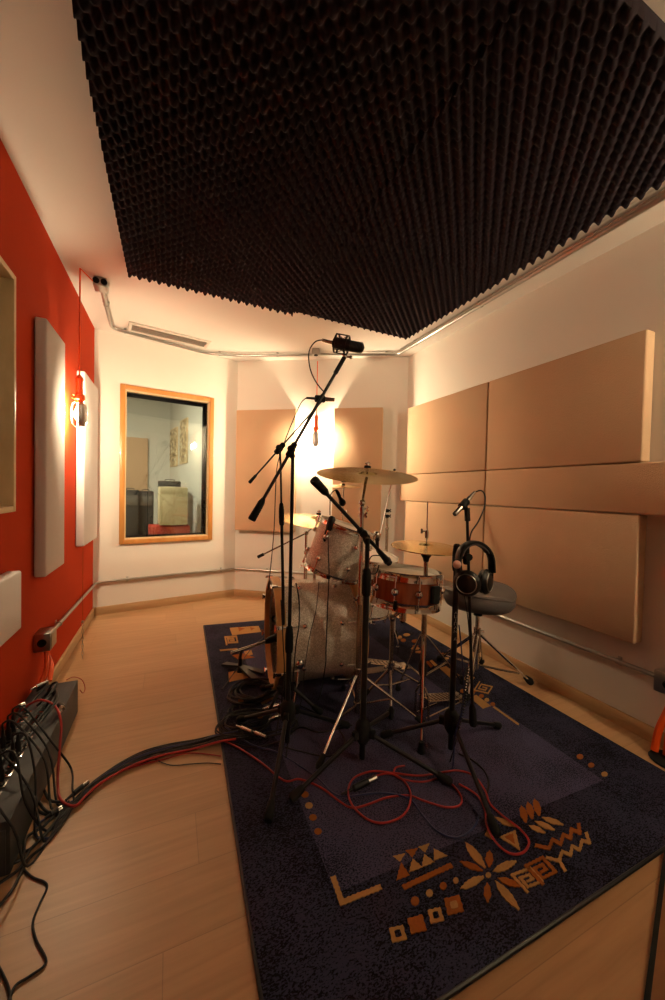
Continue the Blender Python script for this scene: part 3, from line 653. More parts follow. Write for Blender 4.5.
# stand C: boom for the snare microphone
BC = fl(362, 762); topC = V((BC.x, BC.y, vz(BC, 538))); dTC = (topC-O).dot(fwd)
sC_ = mic_stand('black boom stand in the middle with its boom slanting down to the snare', BC, [fl(290, 803), fl(452, 786), fl(392, 713)], [(BC.x, BC.y, .03), topC], hubz=.115, split=.80, r2=.013, r1=.0095)
cwC = gd(314, 480, dTC-.08); tipC = gd(386, 558, dTC+.12); pivC = cwC.lerp(tipC, .66); boom(sC_, cwC, tipC, pivC, .0085, .019, .085)
g = G(); g.tube([topC-UP*.02, pivC], .014, 10); link('clamp_neck', g, 'rubber', sC_)
ax = (gd(391, 565, dTC+.14)-gd(378, 550, dTC+.1)).normalized(); mm = gd(384, 557, dTC+.12); fm = frame(mm, ax)
t = thing('snare_microphone', 'black dynamic microphone at the boom end pointing at the snare head', 'microphone', mm)
g = G(); g.lathe([(0, -.05), (.010, -.05), (.012, -.03), (.015, .02), (.015, .045), (.010, .05), (0, .05)], fm, 16); link('body', g, 'black', t)
g = G(); g.lathe([(.016, .022), (.018, .022), (.018, .030), (.016, .030)], fm, 16); lab(link('collar', g, 'box', t), 'grey collar')
g = G(); g.tube(smooth([gd(383, 556, dTC+.13), gd(372, 556, dTC+.12), gd(368.5, 565, dTC+.12), gd(370, 573, dTC+.12), gd(376, 573, dTC+.13), gd(379, 565, dTC+.14)]), .0026, 8); tag(link('microphone_cable', g, 'cable'), 'small loop of black cable at the snare microphone', 'cable')

# stand D: straight-hung boom stand with pencil mic and headphones
BD = fl(450.5, 757); topD = gd(460, 568, (BD-O).dot(fwd)); topD = V((BD.x, BD.y, vz(BD, 552)))
sD_ = mic_stand('black stand holding the headphones and a pencil microphone beside the throne', BD, [fl(498, 840), fl(500, 728), fl(381, 738)], [(BD.x, BD.y, .05), topD], hubz=.12, split=.97, r2=.0125)
dTD = (topD-O).dot(fwd); pv = gd(466, 556, dTD-.02); cwD = gd(473, 724, dTD-.02); tpD = gd(467, 512, dTD-.02)
boom(sD_, cwD, tpD, pv, .0065, .016, .085)
g = G(); g.tube([topD-UP*.02, pv], .012, 10); link('clamp_neck', g, 'rubber', sD_)
g = G(); g.tube([gd(467.5, 521, dTD-.02), gd(467, 508, dTD-.02)], .012, 10); link('tip_sleeve', g, 'rubber', sD_)
# printed lettering up the tube (blurred maker's mark on the photograph: a rounded emblem and short strokes)
g = G(); side = rgt; 
def on_tube(z, u): 
    c = V((BD.x, BD.y, z)); a = u/.0125; d1 = -fwd; d1 = V((d1.x, d1.y, 0)).normalized(); d2 = V((rgt.x, rgt.y, 0)).normalized(); return c+(d1*math.cos(a)+d2*math.sin(a))*.0130
zt0, zt1 = vz(BD, 632), vz(BD, 610)
for k, l in enumerate(([(0, -.5), (1, -.5), (0, .5), (1, .5)], [(0, -.5), (1, 0), (0, .5)], [(0, -.5), (1, -.5), (1, .5), (0, .5)], [(0, 0), (1, 0)], [(1, -.5), (0, -.5), (0, .5), (1, .5)], [(0, -.5), (1, 0), (0, .5)])):
    za_ = zt0+(zt1-zt0)*(k+.1)/6; hz = (zt1-zt0)*.75/6
    g.tube([on_tube(za_+q*hz, w_*.011) for q, w_ in l], .0008, 4)
zt2 = vz(BD, 638); g.tube([on_tube(zt2-.006, -.005), on_tube(zt2+.008, 0), on_tube(zt2-.006, .005), on_tube(zt2, .002), on_tube(zt2, -.002)], .0009, 4)
lab(link('printed_mark', g, 'cream', sD_), 'small pale lettering printed up the black tube')
mp_ = gd(464, 504, dTD-.02); ax = (gd(453, 518, dTD-.06)-gd(474, 495, dTD+.02)).normalized(); fm = frame(mp_, ax)
t = thing('pencil_microphone', 'slim silver pencil microphone angled down-left above the headphones', 'microphone', mp_)
g = G(); g.lathe([(0, -.05), (.010, -.05), (.0105, -.045), (.0105, .072), (.009, .076), (0, .076)], fm, 16); link('body', g, 'darkchrome', t)
g = G(); g.lathe([(.0115, -.02), (.016, -.02), (.016, .022), (.0115, .022)], fm, 16); g.tube([mp_, gd(467, 511, dTD-.02)], .009, 8); link('clip', g, 'rubber', t)
g = G(); g.tube([mp_-ax*.05, mp_-ax*.09], [.009, .0065], 10); link('plug', g, 'plug', t)
e_ = mp_-ax*.09; g = G(); g.tube(smooth([e_, gd(481, 490.5, dTD+.02), gd(485, 496, dTD), gd(484, 508, dTD-.01), gd(478, 522, dTD-.015), gd(471, 533, dTD-.01), gd(469, 548, dTD-.005)]), .003, 8); tag(link('microphone_cable', g, 'cable'), 'black cable arching from the pencil microphone down its stand', 'cable')

# headphones
hd = dTD-.06
t = thing('headphones', 'black studio headphones hung on the microphone stand in front of the throne', 'headphones', gd(472, 585, hd))
arc = [gd(x, y, hd+dd) for x, y, dd in ((459, 578, -.02), (458, 562, -.015), (461, 550, -.01), (468, 543.5, 0), (477, 542.5, .01), (486, 548, .02), (491, 558, .03), (492, 572, .035))]
g = G(); pts = smooth(arc, 5)
for i in range(len(pts)-1):
    pass
def strap(g, pts, wdir, w, th):
    prev = None; n = len(pts)
    for i, p in enumerate(pts):
        tn = (pts[min(i+1, n-1)]-pts[max(i-1, 0)]).normalized(); wd = (wdir-tn*wdir.dot(tn)).normalized(); nn = tn.cross(wd)
        ring = [g.b.verts.new(p+wd*a*w/2+nn*b*th/2) for a, b in ((-1, -.6), (-.7, -1), (.7, -1), (1, -.6), (1, .6), (.7, 1), (-.7, 1), (-1, .6))]
        if prev:
            for k in range(8): g.face([prev[k], prev[(k+1) % 8], ring[(k+1) % 8], ring[k]])
        else: g.face(ring[::-1])
        prev = ring
    g.face(prev)
strap(g, pts, (fwd+rgt*-.35).normalized(), .036, .013); link('headband', g, 'black', t)
g = G(); strap(g, [p+(gd(475, 568, hd)-p).normalized()*.009 for p in pts[8:-8]], (fwd+rgt*-.35).normalized(), .028, .008); lab(link('headband_padding', g, 'seat', t), 'dark grey padding inside the headband')
for (x, y, dd, axd) in ((467, 583, -.035, (rgt*.45+fwd*.85)), (485, 581.5, .025, (-rgt*.72+fwd*.62))):
    cc = gd(x, y, hd+dd); fm = frame(cc, axd.normalized())
    g = G(); g.lathe([(0, -.024), (.030, -.023), (.048, -.014), (.053, -.004), (.049, .002), (0, .002)], fm, 28)
    cup = link('ear_cup', g, 'black', t)
    g = G(); g.lathe([(.024, .004), (.028, .018), (.038, .021), (.049, .013), (.050, .003)], fm, 28); g.lathe([(0, .007), (.024, .007)], fm, 28); link('ear_pad', g, 'seat', cup)
    g = G(); g.lathe([(.036, -.0215), (.038, -.0230), (.040, -.0200), (.038, -.0185)], fm, 28); lab(link('silver_ring', g, 'steel', cup), 'thin silver ring on the cup')
for a_, b_ in ((gd(459, 566, hd-.02), gd(461, 580, hd-.02)), (gd(492, 564, hd+.035), gd(491, 578, hd+.035))):
    g = G(); g.tube([a_, a_.lerp(b_, .4), a_.lerp(b_, .45), b_], [.012, .012, .009, .009], 10); link('yoke', g, 'rubber', t)
g = G(); g.ball(gd(457, 564.5, hd-.05), .0165); o = link('microphone_windscreen', g, 'pinkfoam'); tag(o, 'small round pink foam ball on the stand clamp beside the headphones', 'foam ball')
# coiled headphone lead round the stand
pts = []; c0, c1 = gd(468, 668, dTD-.04), gd(455, 738, dTD-.03)
for i in range(24*8):
    u = i/(24*8-1); c = c0.lerp(c1, u)+rgt*(.01*math.sin(u*3)); a = i/8*2*math.pi; pts.append(c+rgt*math.cos(a)*.007+fwd*math.sin(a)*.007)
pts = smooth([gd(464, 592, hd), gd(468, 620, dTD-.03), gd(470, 650, dTD-.04)])+pts+[fl(450, 762)]
g = G(); g.tube(pts, .0022, 6); tag(link('headphone_lead', g, 'cable'), 'coiled black headphone lead hanging down the microphone stand to the rug', 'cable')
g = G(); g.tube(smooth([gd(459, 625, dTD-.02), gd(461.5, 650, dTD-.025), gd(464, 690, dTD-.03), gd(461, 715, dTD-.04), gd(455, 735, dTD-.04), fl(452, 770), fl(440, 785)]), .003, 6); tag(link('microphone_cable', g, 'bluecable'), 'dark blue cable running down the stand beside the coiled lead', 'cable')

# ---------------------------------------------------------------- drums
def drum(t, m, r, h, shell, n_lug, hoop='chrome', hoop_d=.02, hoop_t=.006, headm=('skin', 'skin'), port=None, ph=0, ballr=.013, rods=True, lug='ball', shell_in='inside'):
    g = G(); g.lathe([(r, 0), (r, h), (r-.006, h), (r-.006, 0), (r, 0)], m, 56); 
    link('shell', g, shell, t)
    for (z, s, hm, nm, pr) in ((0, -1, headm[0], 'bottom_head', None), (h, 1, headm[1], 'batter_head', port)):
        g = G()
        if pr: g.lathe([(r+.002, z+s*.003), (r-.015, z+s*.005), (pr, z+s*.005), (pr, z+s*.002), (r-.015, z+s*.002)], m, 56)
        else: g.lathe([(0, z+s*.005), (r-.012, z+s*.005), (r+.002, z-s*.004), (r+.002, z-s*.008)], m, 56)
        link(nm, g, hm, t)
        g = G(); R = r+.004
        zz = sorted((z-s*hoop_d*.35, z+s*hoop_d*.65))
        if hoop == 'chrome': g.lathe([(R, zz[0]), (R+hoop_t, zz[0]), (R+hoop_t*.5, zz[0]+hoop_d*.3), (R+hoop_t*.5, zz[1]-hoop_d*.15), (R+hoop_t, zz[1]), (R, zz[1]), (R, zz[0])], m, 56)
        else: g.lathe([(R, zz[0]), (R+hoop_t, zz[0]+.004), (R+hoop_t, zz[1]-.004), (R+hoop_t-.003, zz[1]), (R, zz[1]), (R, zz[0])], m, 56)
        link('hoop', g, hoop, t)
    for k in range(n_lug):
        a = ph+2*math.pi*k/n_lug; u = V((math.cos(a), math.sin(a), 0))
        zs = [h/2] if h < .2 else [h*.26, h*.74]
        g = G()
        for z in zs:
            g.ball(m @ (u*(r+.010)+V((0, 0, z))), ballr, n=12)
            g.tube([m @ (u*(r-.001)+V((0, 0, z))), m @ (u*(r+.012)+V((0, 0, z)))], ballr*.7, 8)
        lg = link('lug', g, 'chrome', t)
        if rods:
            g = G(); ro = r+.014; 
            if h < .2: g.tube([m @ (u*ro+V((0, 0, -.014))), m @ (u*ro+V((0, 0, h+.014)))], .0035, 6)
            else:
                g.tube([m @ (u*ro+V((0, 0, -.016))), m @ (u*ro+V((0, 0, h*.26)))], [.006, .0035], 6); link('tension_rod', g, 'chrome', lg); g = G()
                g.tube([m @ (u*ro+V((0, 0, h*.74))), m @ (u*ro+V((0, 0, h+.016)))], [.0035, .006], 6)
            link('tension_rod', g, 'chrome', lg)
# bass drum: z axis of m runs from the pedal side to the front
bd_ax = V((-.992, .125, 0)); hb = .43; rb = .282
bf = V((.540, 2.065, .318+RZ)); mB = frame(bf-bd_ax*(hb+.03), bd_ax, UP)
t = thing('bass_drum', 'silver sparkle bass drum with a maple front hoop lying on the rug', 'bass drum', (bf.x+.24, bf.y-.03, RZ))
drum(t, mB, rb, hb, 'sparkle', 8, hoop='hoop', hoop_d=.052, hoop_t=.022, headm=('skin', 'darkskin'), port=.215, ph=math.pi/8, ballr=.015, rods=False)
for z, s in ((-.02, -1), (hb+.02, 1)):
    for k in range(8):
        a = math.pi/8+2*math.pi*k/8; u = V((math.cos(a), math.sin(a), 0)); tv = V((-math.sin(a), math.cos(a), 0)); g = G()
        g.box(mfr(mB @ (u*(rb+.030)+V((0, 0, z+s*.006))), mB.to_3x3() @ u, mB.to_3x3() @ tv, mB.to_3x3() @ V((0, 0, 1))), (.010, .022, .035), .003)
        g.tube([mB @ (u*(rb+.028)+V((0, 0, z-s*.0))), mB @ (u*(rb+.020)+V((0, 0, z-s*.10)))], .004, 8)
        g.tube([mB @ (u*(rb+.030)+tv*-.018+V((0, 0, z+s*.026))), mB @ (u*(rb+.030)+tv*.018+V((0, 0, z+s*.026)))], .005, 8)
        link('claw', g, 'chrome', t)
for sgn, foot in ((1, (.575, 1.735, RZ)), (-1, (.60, 2.40, RZ))):
    p = V((.625, 2.06-sgn*.27, .245)) if sgn > 0 else V((.64, 2.06+.275, .30))
    g = G(); g.ball(p, .030, n=16); sp_ = link('spur_bracket', g, 'chrome', t)
    g = G(); g.tube([p, V(foot)+UP*.02], .008, 10); g.tube([V(foot)+UP*.05, V(foot)+UP*.012], [.012, .010], 10); link('spur', g, 'chrome', sp_)
g = G(); pc_ = mB @ V((-.06, 0, .15)); 
g.lathe([(0, -.16), (.10, -.15), (.15, -.06), (.15, .06), (.10, .15), (0, .16)], frame(mB @ V((-.13, 0, .20)), bd_ax), 20); tag(link('pillow', g, 'pillow'), 'grey damping pillow inside the bass drum behind the open front', 'pillow')

# rack tom
ax = (rgt*math.sin(math.radians(19))+upv*math.cos(math.radians(19))-fwd*.04).normalized()
tc_ = gd(331.5, 570, 2.13); ht = .262; rt = .158
mT = frame(tc_, ax, fwd); t = thing('rack_tom', 'silver sparkle rack tom tilted above the bass drum', 'drum', tc_)
drum(t, mT, rt, ht, 'sparkle', 6, ph=.45, hoop_d=.026, ballr=.016)
# tom mount arm to bass drum
g = G(); tb = V((.80, 2.05, .60)); sd = tc_+ax*.13+fwd*.10; g.tube([tb, tb+UP*.13, sd+fwd*.07, sd], .010, 10); g.ball(tb+UP*.13, .022); g.box(Matrix.Translation(tb-UP*.004), (.07, .05, .016), .004)
tag(link('tom_mount', g, 'chrome'), 'chrome tom mount rising from the bass drum top behind the rack tom', 'drum hardware')
# floor tom
dF = 2.75; fc = gd(371, 556, dF); axF = (UP+V((rgt.x, rgt.y, 0))*.13-V((fwd.x, fwd.y, 0))*.10).normalized(); hF = .40; rF = .200
mF = frame(fc-axF*hF, axF, fwd); t = thing('floor_tom', 'silver sparkle floor tom standing behind the snare drum', 'drum', (fc.x, fc.y, RZ))
drum(t, mF, rF, hF, 'sparkle', 8, ph=.2, hoop_d=.022)
for k in range(3):
    a = .9+k*2.09; u = V((math.cos(a), math.sin(a), 0)); p = V((fc.x, fc.y, 0))+u*(rF+.03); g = G()
    g.tube([p+UP*(fc.z-.10), p+UP*.16, p+u*.03+UP*.10, p+u*.03+UP*(RZ+.02)], .006, 8); g.tube([p+u*.03+UP*(RZ+.05), p+u*.03+UP*(RZ+.004)], .011, 8); g.box(mfr(p-u*.012+UP*(fc.z-.16), u, UP.cross(u), UP), (.03, .035, .05), .005)
    link('leg', g, 'chrome', t)
# snare
dS = 2.0; sc_ = gd(406.5, 574, dS); axS = (UP+V((rgt.x, rgt.y, 0))*.06+V((fwd.x, fwd.y, 0))*.05).normalized(); hS = .135; rS = .180
mS = frame(sc_-axS*hS, axS, fwd); t = thing('snare_drum', 'red-brown wooden snare drum with chrome hoops on its stand', 'snare drum', sc_-axS*hS)
drum(t, mS, rS, hS, 'bubinga', 10, ph=.15, hoop_d=.044, hoop_t=.008, ballr=.021)
g = G(); a = 2.55; u = V((-math.cos(a)*-1, math.sin(a), 0)); u = V((math.cos(-2.5), math.sin(-2.5), 0)); g.box(mfr(mS @ (u*(rS+.018)+V((0, 0, hS*.5))), mS.to_3x3() @ u, mS.to_3x3() @ V((-u.y, u.x, 0)), axS), (.026, .05, .09), .006); lab(link('strainer', g, 'rubber', t), 'black snare strainer')
# snare stand
st = thing('snare_stand', 'chrome tripod snare stand under the snare drum', 'drum hardware', (fl(390, 698).x, fl(390, 698).y, RZ))
sb = fl(390, 699); zt = vz(sb, 618); q = sc_-axS*(hS+.05)
g = G(); rodp(g, sb+UP*.06, V((sb.x, sb.y, zt)), .011); rodp(g, V((sb.x, sb.y, zt)), q, .010); g.ball(V((sb.x, sb.y, zt)), .02); g.tube([q-axS*.07, q], .017, 12); link('pole', g, 'darkchrome', st)
hubp = V((sb.x, sb.y, .19))
for f in ((391, 722), (424, 688), (362, 700)):
    p = fl(*f); tri_leg(st, hubp, p+UP*.012, .007, m='darkchrome', footr=.013); g = G(); g.tube([V((sb.x, sb.y, .09)), hubp.lerp(p, .55)], .005, 8); link('leg_brace', g, 'darkchrome', st)
g = G(); g.lathe([(.012, -.03), (.02, -.03), (.02, .03), (.012, .03)], frame(hubp, UP), 12); g.tube([hubp, hubp+rgt*.05], .005, 8); g.ball(hubp+rgt*.05, .010); g.ball(hubp-rgt*.03, .010); link('collar', g, 'chrome', st)
for k in range(3):
    a = .6+k*2.094; u = mS.to_3x3() @ V((math.cos(a), math.sin(a), 0)); e_ = sc_-axS*(hS+.005)+u*(rS+.012); g = G()
    g.tube(smooth([q, q+u*.06-axS*.005, e_-axS*.02-u*.01, e_+axS*.004], 4), .006, 8); g.tube([e_-axS*.012, e_+axS*.03], .010, 8); link('basket_arm', g, 'black', st)

# ---------------------------------------------------------------- cymbals and their stands
def cymbal(c, n, dia, label, flip=1, name='cymbal'):
    R = dia/2; br = R*.20; bh = R*.085; prof = [(0.006, bh), (br*.35, bh*.95), (br*.7, bh*.68), (br, bh*.28), (br*1.1, bh*.18)]
    N = 10; prof += [(br*1.1+(R-br*1.1)*i/N, bh*.18-(R*.075)*((i/N)**1.5)) for i in range(1, N+1)]
    bot = [(r_, z_-.0016) for r_, z_ in reversed(prof)]
    fm = frame(c, V(n)*flip, rgt); g = G(); g.lathe(prof+bot+[prof[0]], fm, 72)
    inv = fm.inverted()
    for v in g.b.verts: v.co = inv @ v.co
    o = link(name, g, 'cymbal', loc=(0, 0, 0), angle=50); o.matrix_world = fm
    return tag(o, label, 'cymbal')
upx = V((0, 0, 1)); fh = V((fwd.x, fwd.y, 0)).normalized(); rh = V((rgt.x, rgt.y, 0)).normalized()
def topper(t, c, n, up=.045, wing=True):
    g = G(); n = V(n).normalized(); g.tube([c-n*.02, c+n*up], .004, 8); link('threaded_rod', g, 'chrome', t)
    g = G(); g.lathe([(0, .001), (.016, .001), (.018, .006), (.016, .014), (0, .014)], frame(c+n*.010, n), 14); link('felt', g, 'rubber', t)
    if wing:
        g = G(); p = c+n*.031; s_ = n.cross(fwd).normalized(); g.lathe([(0, -.006), (.007, -.006), (.006, .006), (0, .006)], frame(p, n), 10)
        for k in (-1, 1): g.tube([p, p+s_*k*.012+n*.006], [.004, .005], 8)
        link('wing_nut', g, 'chrome', t)
def wing(t, p, d=None, s=.022, m='chrome'):
    d = V(d) if d is not None else rgt; g = G(); g.lathe([(0, -.014), (.015, -.014), (.016, .010), (0, .014)], frame(p, UP), 12); g.tube([p, p+d*s], .005, 8); e = p+d*s
    for k in (-1, 1): g.tube([e, e+UP*k*.012+d*.008], [.004, .006], 8)
    link('wing_bolt', g, m, t)
# ride on its straight stand
cr = gd(367, 474, 1.84); nr_ = (upx+fh*.11+rh*.06).normalized()
cymbal(cr, nr_, .505, 'large bronze ride cymbal, widest and highest of the kit')
br = gz(356.8, 722, RZ); st = thing('cymbal_stand', 'double-braced chrome cymbal stand under the large ride cymbal', 'drum hardware', (br.x, br.y, RZ), 'chrome cymbal stands')
topR = V((br.x, br.y, vz(br, 503))); h1z = vz(br, 600); h2z = vz(br, 560)
g = G(); rodp(g, br+UP*.05, V((br.x, br.y, h1z)), .0135, 12); link('lower_tube', g, 'darkchrome', st)
g = G(); rodp(g, V((br.x, br.y, h1z)), V((br.x, br.y, topR.z)), .010, 12); link('upper_tube', g, 'chrome', st)
g = G(); g.tube([topR, topR.lerp(cr, .75), cr-nr_*.02], .0075, 10); g.ball(topR, .018); g.lathe([(.010, -.02), (.016, -.02), (.016, .02), (.010, .02)], frame(V((br.x, br.y, h1z)), UP), 12); link('tilter', g, 'chrome', st)
topper(st, cr+nr_*.018, nr_); wing(st, topR-UP*.03, rgt); wing(st, V((br.x, br.y, h1z)), -rgt)
wing(st, V((br.x, br.y, vz(br, 515))), (rgt*.7-fwd*.7))
hubp = V((br.x, br.y, vz(br, 672)))
for f in ((317.5, 772), (425, 726), (343, 690)):
    p = fl(*f); tri_leg(st, hubp, p+UP*.010, .0065, m='chrome', footr=.015)
    g = G(); k_ = V((br.x, br.y, .10)); g.tube([k_, hubp.lerp(p, .5)], .005, 8); link('leg_brace', g, 'darkchrome', st)
g = G(); g.lathe([(.012, -.02), (.021, -.02), (.021, .02), (.012, .02)], frame(hubp, UP), 14); link('leg_collar', g, 'darkchrome', st); g = G(); g.lathe([(.012, -.014), (.019, -.014), (.019, .014), (.012, .014)], frame(V((br.x, br.y, .10)), UP), 14); link('leg_collar', g, 'darkchrome', st)
# left crash on boom stand behind the bass drum
c2 = gd(318, 519, 2.50); n2 = (upx+rh*.12-fh*.10).normalized()
cymbal(c2, n2, .535, 'bronze crash cymbal at left catching the lamp glare behind the tom')
d2_ = 2.68; b2 = gd(304, 640, d2_); b2 = V((b2.x, b2.y, RZ)); st = thing('cymbal_stand', 'chrome boom stand of the left crash cymbal behind the bass drum', 'drum hardware', b2, 'chrome cymbal stands')
p2t = V((b2.x, b2.y, vz(b2, 533)))
g = G(); rodp(g, b2+UP*.05, V((b2.x, b2.y, vz(b2, 568))), .013, 12); link('lower_tube', g, 'darkchrome', st)
g = G(); rodp(g, V((b2.x, b2.y, vz(b2, 568))), p2t, .010, 12); link('upper_tube', g, 'chrome', st)
cw2 = gd(258, 557, 2.75); e2_ = c2-n2*.03; g = G(); g.tube([cw2, p2t, e2_], .006, 8); g.tube([e2_, c2], .005, 8); g.ball(p2t, .018); g.ball(e2_, .014); bb_ = link('boom_arm', g, 'darkchrome', st)
g = G(); dd = (p2t-cw2).normalized(); g.tube([cw2, cw2+dd*.05], .012, 10); link('counterweight', g, 'rubber', bb_)
wing(st, V((b2.x, b2.y, vz(b2, 552))), rgt); wing(st, V((b2.x, b2.y, vz(b2, 566))), -rgt, .03); topper(st, c2+n2*.018, n2)
hubp = V((b2.x, b2.y, .40))
for a in (.3, 1.7, 2.9): p = b2+V((math.cos(a), math.sin(a), 0))*.2; tri_leg(st, hubp, p+UP*.010, .0065, m='chrome')
# splash on straight stand
c3 = gd(343.5, 485, 2.70); n3 = (upx-fh*.10).normalized()
cymbal(c3, n3, .272, 'small bronze splash cymbal seen just under the ride cymbal')
b3 = V((c3.x, c3.y, RZ)); b3 = V((.98, 2.50, RZ)); b3 = V((c3.x+.0, c3.y+.0, RZ)); st = thing('cymbal_stand', 'slim chrome stand of the small splash cymbal behind the rack tom', 'drum hardware', b3, 'chrome cymbal stands')
g = G(); rodp(g, b3+UP*.05, (b3.x, b3.y, .75), .011); link('lower_tube', g, 'darkchrome', st); g = G(); rodp(g, (b3.x, b3.y, .75), c3-n3*.002, .006); link('upper_tube', g, 'chrome', st); topper(st, c3+n3*.010, n3, .03, False); wing(st, V((b3.x, b3.y, vz(b3, 512))), rgt); wing(st, V((b3.x, b3.y, .75)), rgt)
for a in (.5, 2.2, 3.6): p = b3+V((math.cos(a), math.sin(a), 0))*.24; tri_leg(st, V((b3.x, b3.y, .36)), p+UP*.010, .006, m='chrome')
# bare boom stand right of the ride
d4 = 3.05; b4 = gd(384, 640, d4); b4 = V((b4.x, b4.y, RZ)); st = thing('cymbal_stand', 'bare chrome boom stand rising behind the floor tom with its rod in the lamp light', 'drum hardware', b4, 'chrome cymbal stands')
p4 = V((b4.x, b4.y, vz(b4, 516))); g = G(); rodp(g, b4+UP*.05, (b4.x, b4.y, .85), .012); link('lower_tube', g, 'darkchrome', st); g = G(); rodp(g, (b4.x, b4.y, .85), p4+UP*.01, .009); g.ball((b4.x, b4.y, .85), .016); link('upper_tube', g, 'darkchrome', st)
g = G(); g.tube([gd(379, 541, d4-.05), gd(394.5, 470, d4-.0)], .006, 8); link('boom_arm', g, 'chrome', st); wing(st, p4, rgt, .02, 'rubber'); wing(st, p4+UP*.045, rgt, .02, 'rubber'); g = G(); g.ball(gd(394.5, 470, d4), .012); link('felt', g, 'rubber', st)
for a in (.2, 1.9, 4.6): p = b4+V((math.cos(a), math.sin(a), 0))*(.22 if a != 1.9 else .15); tri_leg(st, V((b4.x, b4.y, .36)), p+UP*.010, .006, m='chrome')
# hi-hat
bh_ = fl(421.5, 716); dh = (bh_-O).dot(fwd); ch = V((bh_.x, bh_.y, vz(bh_, 547)))
nh = (upx+rh*.03-fh*.05).normalized()
cymbal(ch+nh*.008, nh, .355, 'upper hi-hat cymbal over the snare drum', name='hi_hat_cymbal'); cymbal(ch-nh*.012, nh, .350, 'lower hi-hat cymbal turned upside down beneath the upper one', -1, name='hi_hat_cymbal')
st = thing('hi_hat_stand', 'chrome hi-hat stand with pedal in front of the snare', 'drum hardware', (bh_.x, bh_.y, RZ))
hx = lambda y: V((bh_.x, bh_.y, vz(bh_, y)))
g = G(); rodp(g, hx(660), hx(612), .0135, 12); rodp(g, hx(612), hx(562), .0115, 12); g.lathe([(.012, -.008), (.016, -.008), (.016, .008), (.012, .008)], frame(hx(612), UP), 12); link('tube', g, 'darkchrome', st)
g = G(); rodp(g, hx(562), hx(502), .0035, 8); link('pull_rod', g, 'chrome', st)
g = G(); g.lathe([(0, -.028), (.013, -.028), (.016, -.012), (.024, 0), (.028, .010), (0, .012)], frame(hx(556), UP), 18); link('seat_cup', g, 'rubber', st)
g = G(); g.lathe([(0, -.006), (.018, -.006), (.018, .006), (0, .006)], frame(ch-nh*.022, nh), 14); link('felt', g, 'rubber', st)
g = G(); g.lathe([(0, -.02), (.009, -.02), (.011, 0), (.008, .02), (0, .022)], frame(hx(534), UP), 12); g.tube([hx(531), hx(531)-rgt*.026], .005, 8); g.tube([hx(531)-rgt*.026+UP*.012, hx(531)-rgt*.026-UP*.012], .006, 8); link('clutch', g, 'darkchrome', st)
g = G(); g.lathe([(0, -.035), (.018, -.035), (.022, -.02), (.022, .02), (.016, .035), (0, .035)], frame(hx(668), UP), 14); link('collar', g, 'rubber', st)
g = G(); rodp(g, hx(676), hx(712), .011, 10); link('lower_tube', g, 'rubber', st)
hh_top = hx(637)
for f, m_ in (((421, 753), 'chrome'), ((462, 684), 'darkchrome'), ((398, 690), 'darkchrome')):
    p = fl(*f); g = G(); dvec = (p-bh_); dvec.z = 0; dn = dvec.normalized(); g.tube(smooth([hh_top, hh_top+dn*.035-UP*.012, hh_top.lerp(p, .55)+dn*.02, p+UP*.012], 6), .0062, 8); lg = link('leg', g, m_, st)
    g = G(); g.tube([p+UP*.05, p+UP*.002], [.010, .016], 10); link('rubber_foot', g, 'rubber', lg)
    g = G(); g.tube([hx(677), hh_top.lerp(p, .52)+dn*.02], .005, 8); link('leg_brace', g, 'darkchrome', st)
# pedal: frame posts, heel plate and footboard running towards the throne
pd = (gz(458, 700, RZ)-gz(424, 716, RZ)); pd.z = 0; pd.normalize(); ps = V((-pd.y, pd.x, 0)); p0 = V((bh_.x, bh_.y, RZ))
g = G()
for k in (-1, 1): g.tube([p0+ps*k*.045+UP*.004, p0+ps*k*.042+UP*.11, p0+ps*k*.02+UP*.15, p0+UP*.16], .006, 8)
link('pedal_frame', g, 'darkchrome', st)
g = G(); A = p0+pd*.02+UP*.085; B = p0+pd*.27+UP*.022; ud = (B-A).normalized(); nn = ps.cross(ud)
g.box(mfr((A+B)/2, ud, ps, nn if nn.z > 0 else -nn), ((B-A).length, .085, .007), .002)
for k in range(7): g.box(mfr(A.lerp(B, .12+k*.12)+UP*.006, ud, ps, nn if nn.z > 0 else -nn), (.012, .06, .004), .001)
link('footboard', g, 'darkchrome', st)
g = G(); g.box(mfr(p0+pd*.30+UP*.006, pd, ps, UP), (.07, .09, .008), .002); g.tube([p0+ps*.03+UP*.004, p0+pd*.27+ps*.03+UP*.004], .004, 6); g.tube([p0-ps*.03+UP*.004, p0+pd*.27-ps*.03+UP*.004], .004, 6); link('heel_plate', g, 'darkchrome', st)
g = G(); g.tube([p0+UP*.16, A+UP*.01], .003, 6); link('pull_chain', g, 'chrome', st)
# kick pedal behind the bass drum
kb = mB @ V((-rb-.02, 0, -.12)); kb = V((kb.x, kb.y, RZ)); st = thing('kick_pedal', 'chrome kick drum pedal with red felt beater behind the bass drum', 'drum pedal', kb)
kd = -bd_ax; ks = V((-kd.y, kd.x, 0)); g = G()
for k in (-1, 1): g.tube([kb+ks*k*.05, kb+ks*k*.05+UP*.20], .008, 8)
g.tube([kb+ks*.055+UP*.20, kb-ks*.055+UP*.20], .007, 8); link('frame', g, 'darkchrome', st)
g = G(); A = kb+kd*.02+UP*.07; B = kb+kd*.26+UP*.02; ud = (B-A).normalized(); nn = ks.cross(ud); nn = nn if nn.z > 0 else -nn; g.box(mfr((A+B)/2, ud, ks, nn), ((B-A).length, .08, .007), .002)
for k in range(6): g.box(mfr(A.lerp(B, .15+k*.13)+UP*.006, ud, ks, nn), (.012, .055, .004), .001)
link('footboard', g, 'darkchrome', st)
g = G(); g.box(mfr(kb+kd*.28+UP*.006, kd, ks, UP), (.07, .09, .010), .002); g.box(mfr(kb+kd*.13+UP*.003, kd, ks, UP), (.26, .07, .004)); link('base_plate', g, 'darkchrome', st)
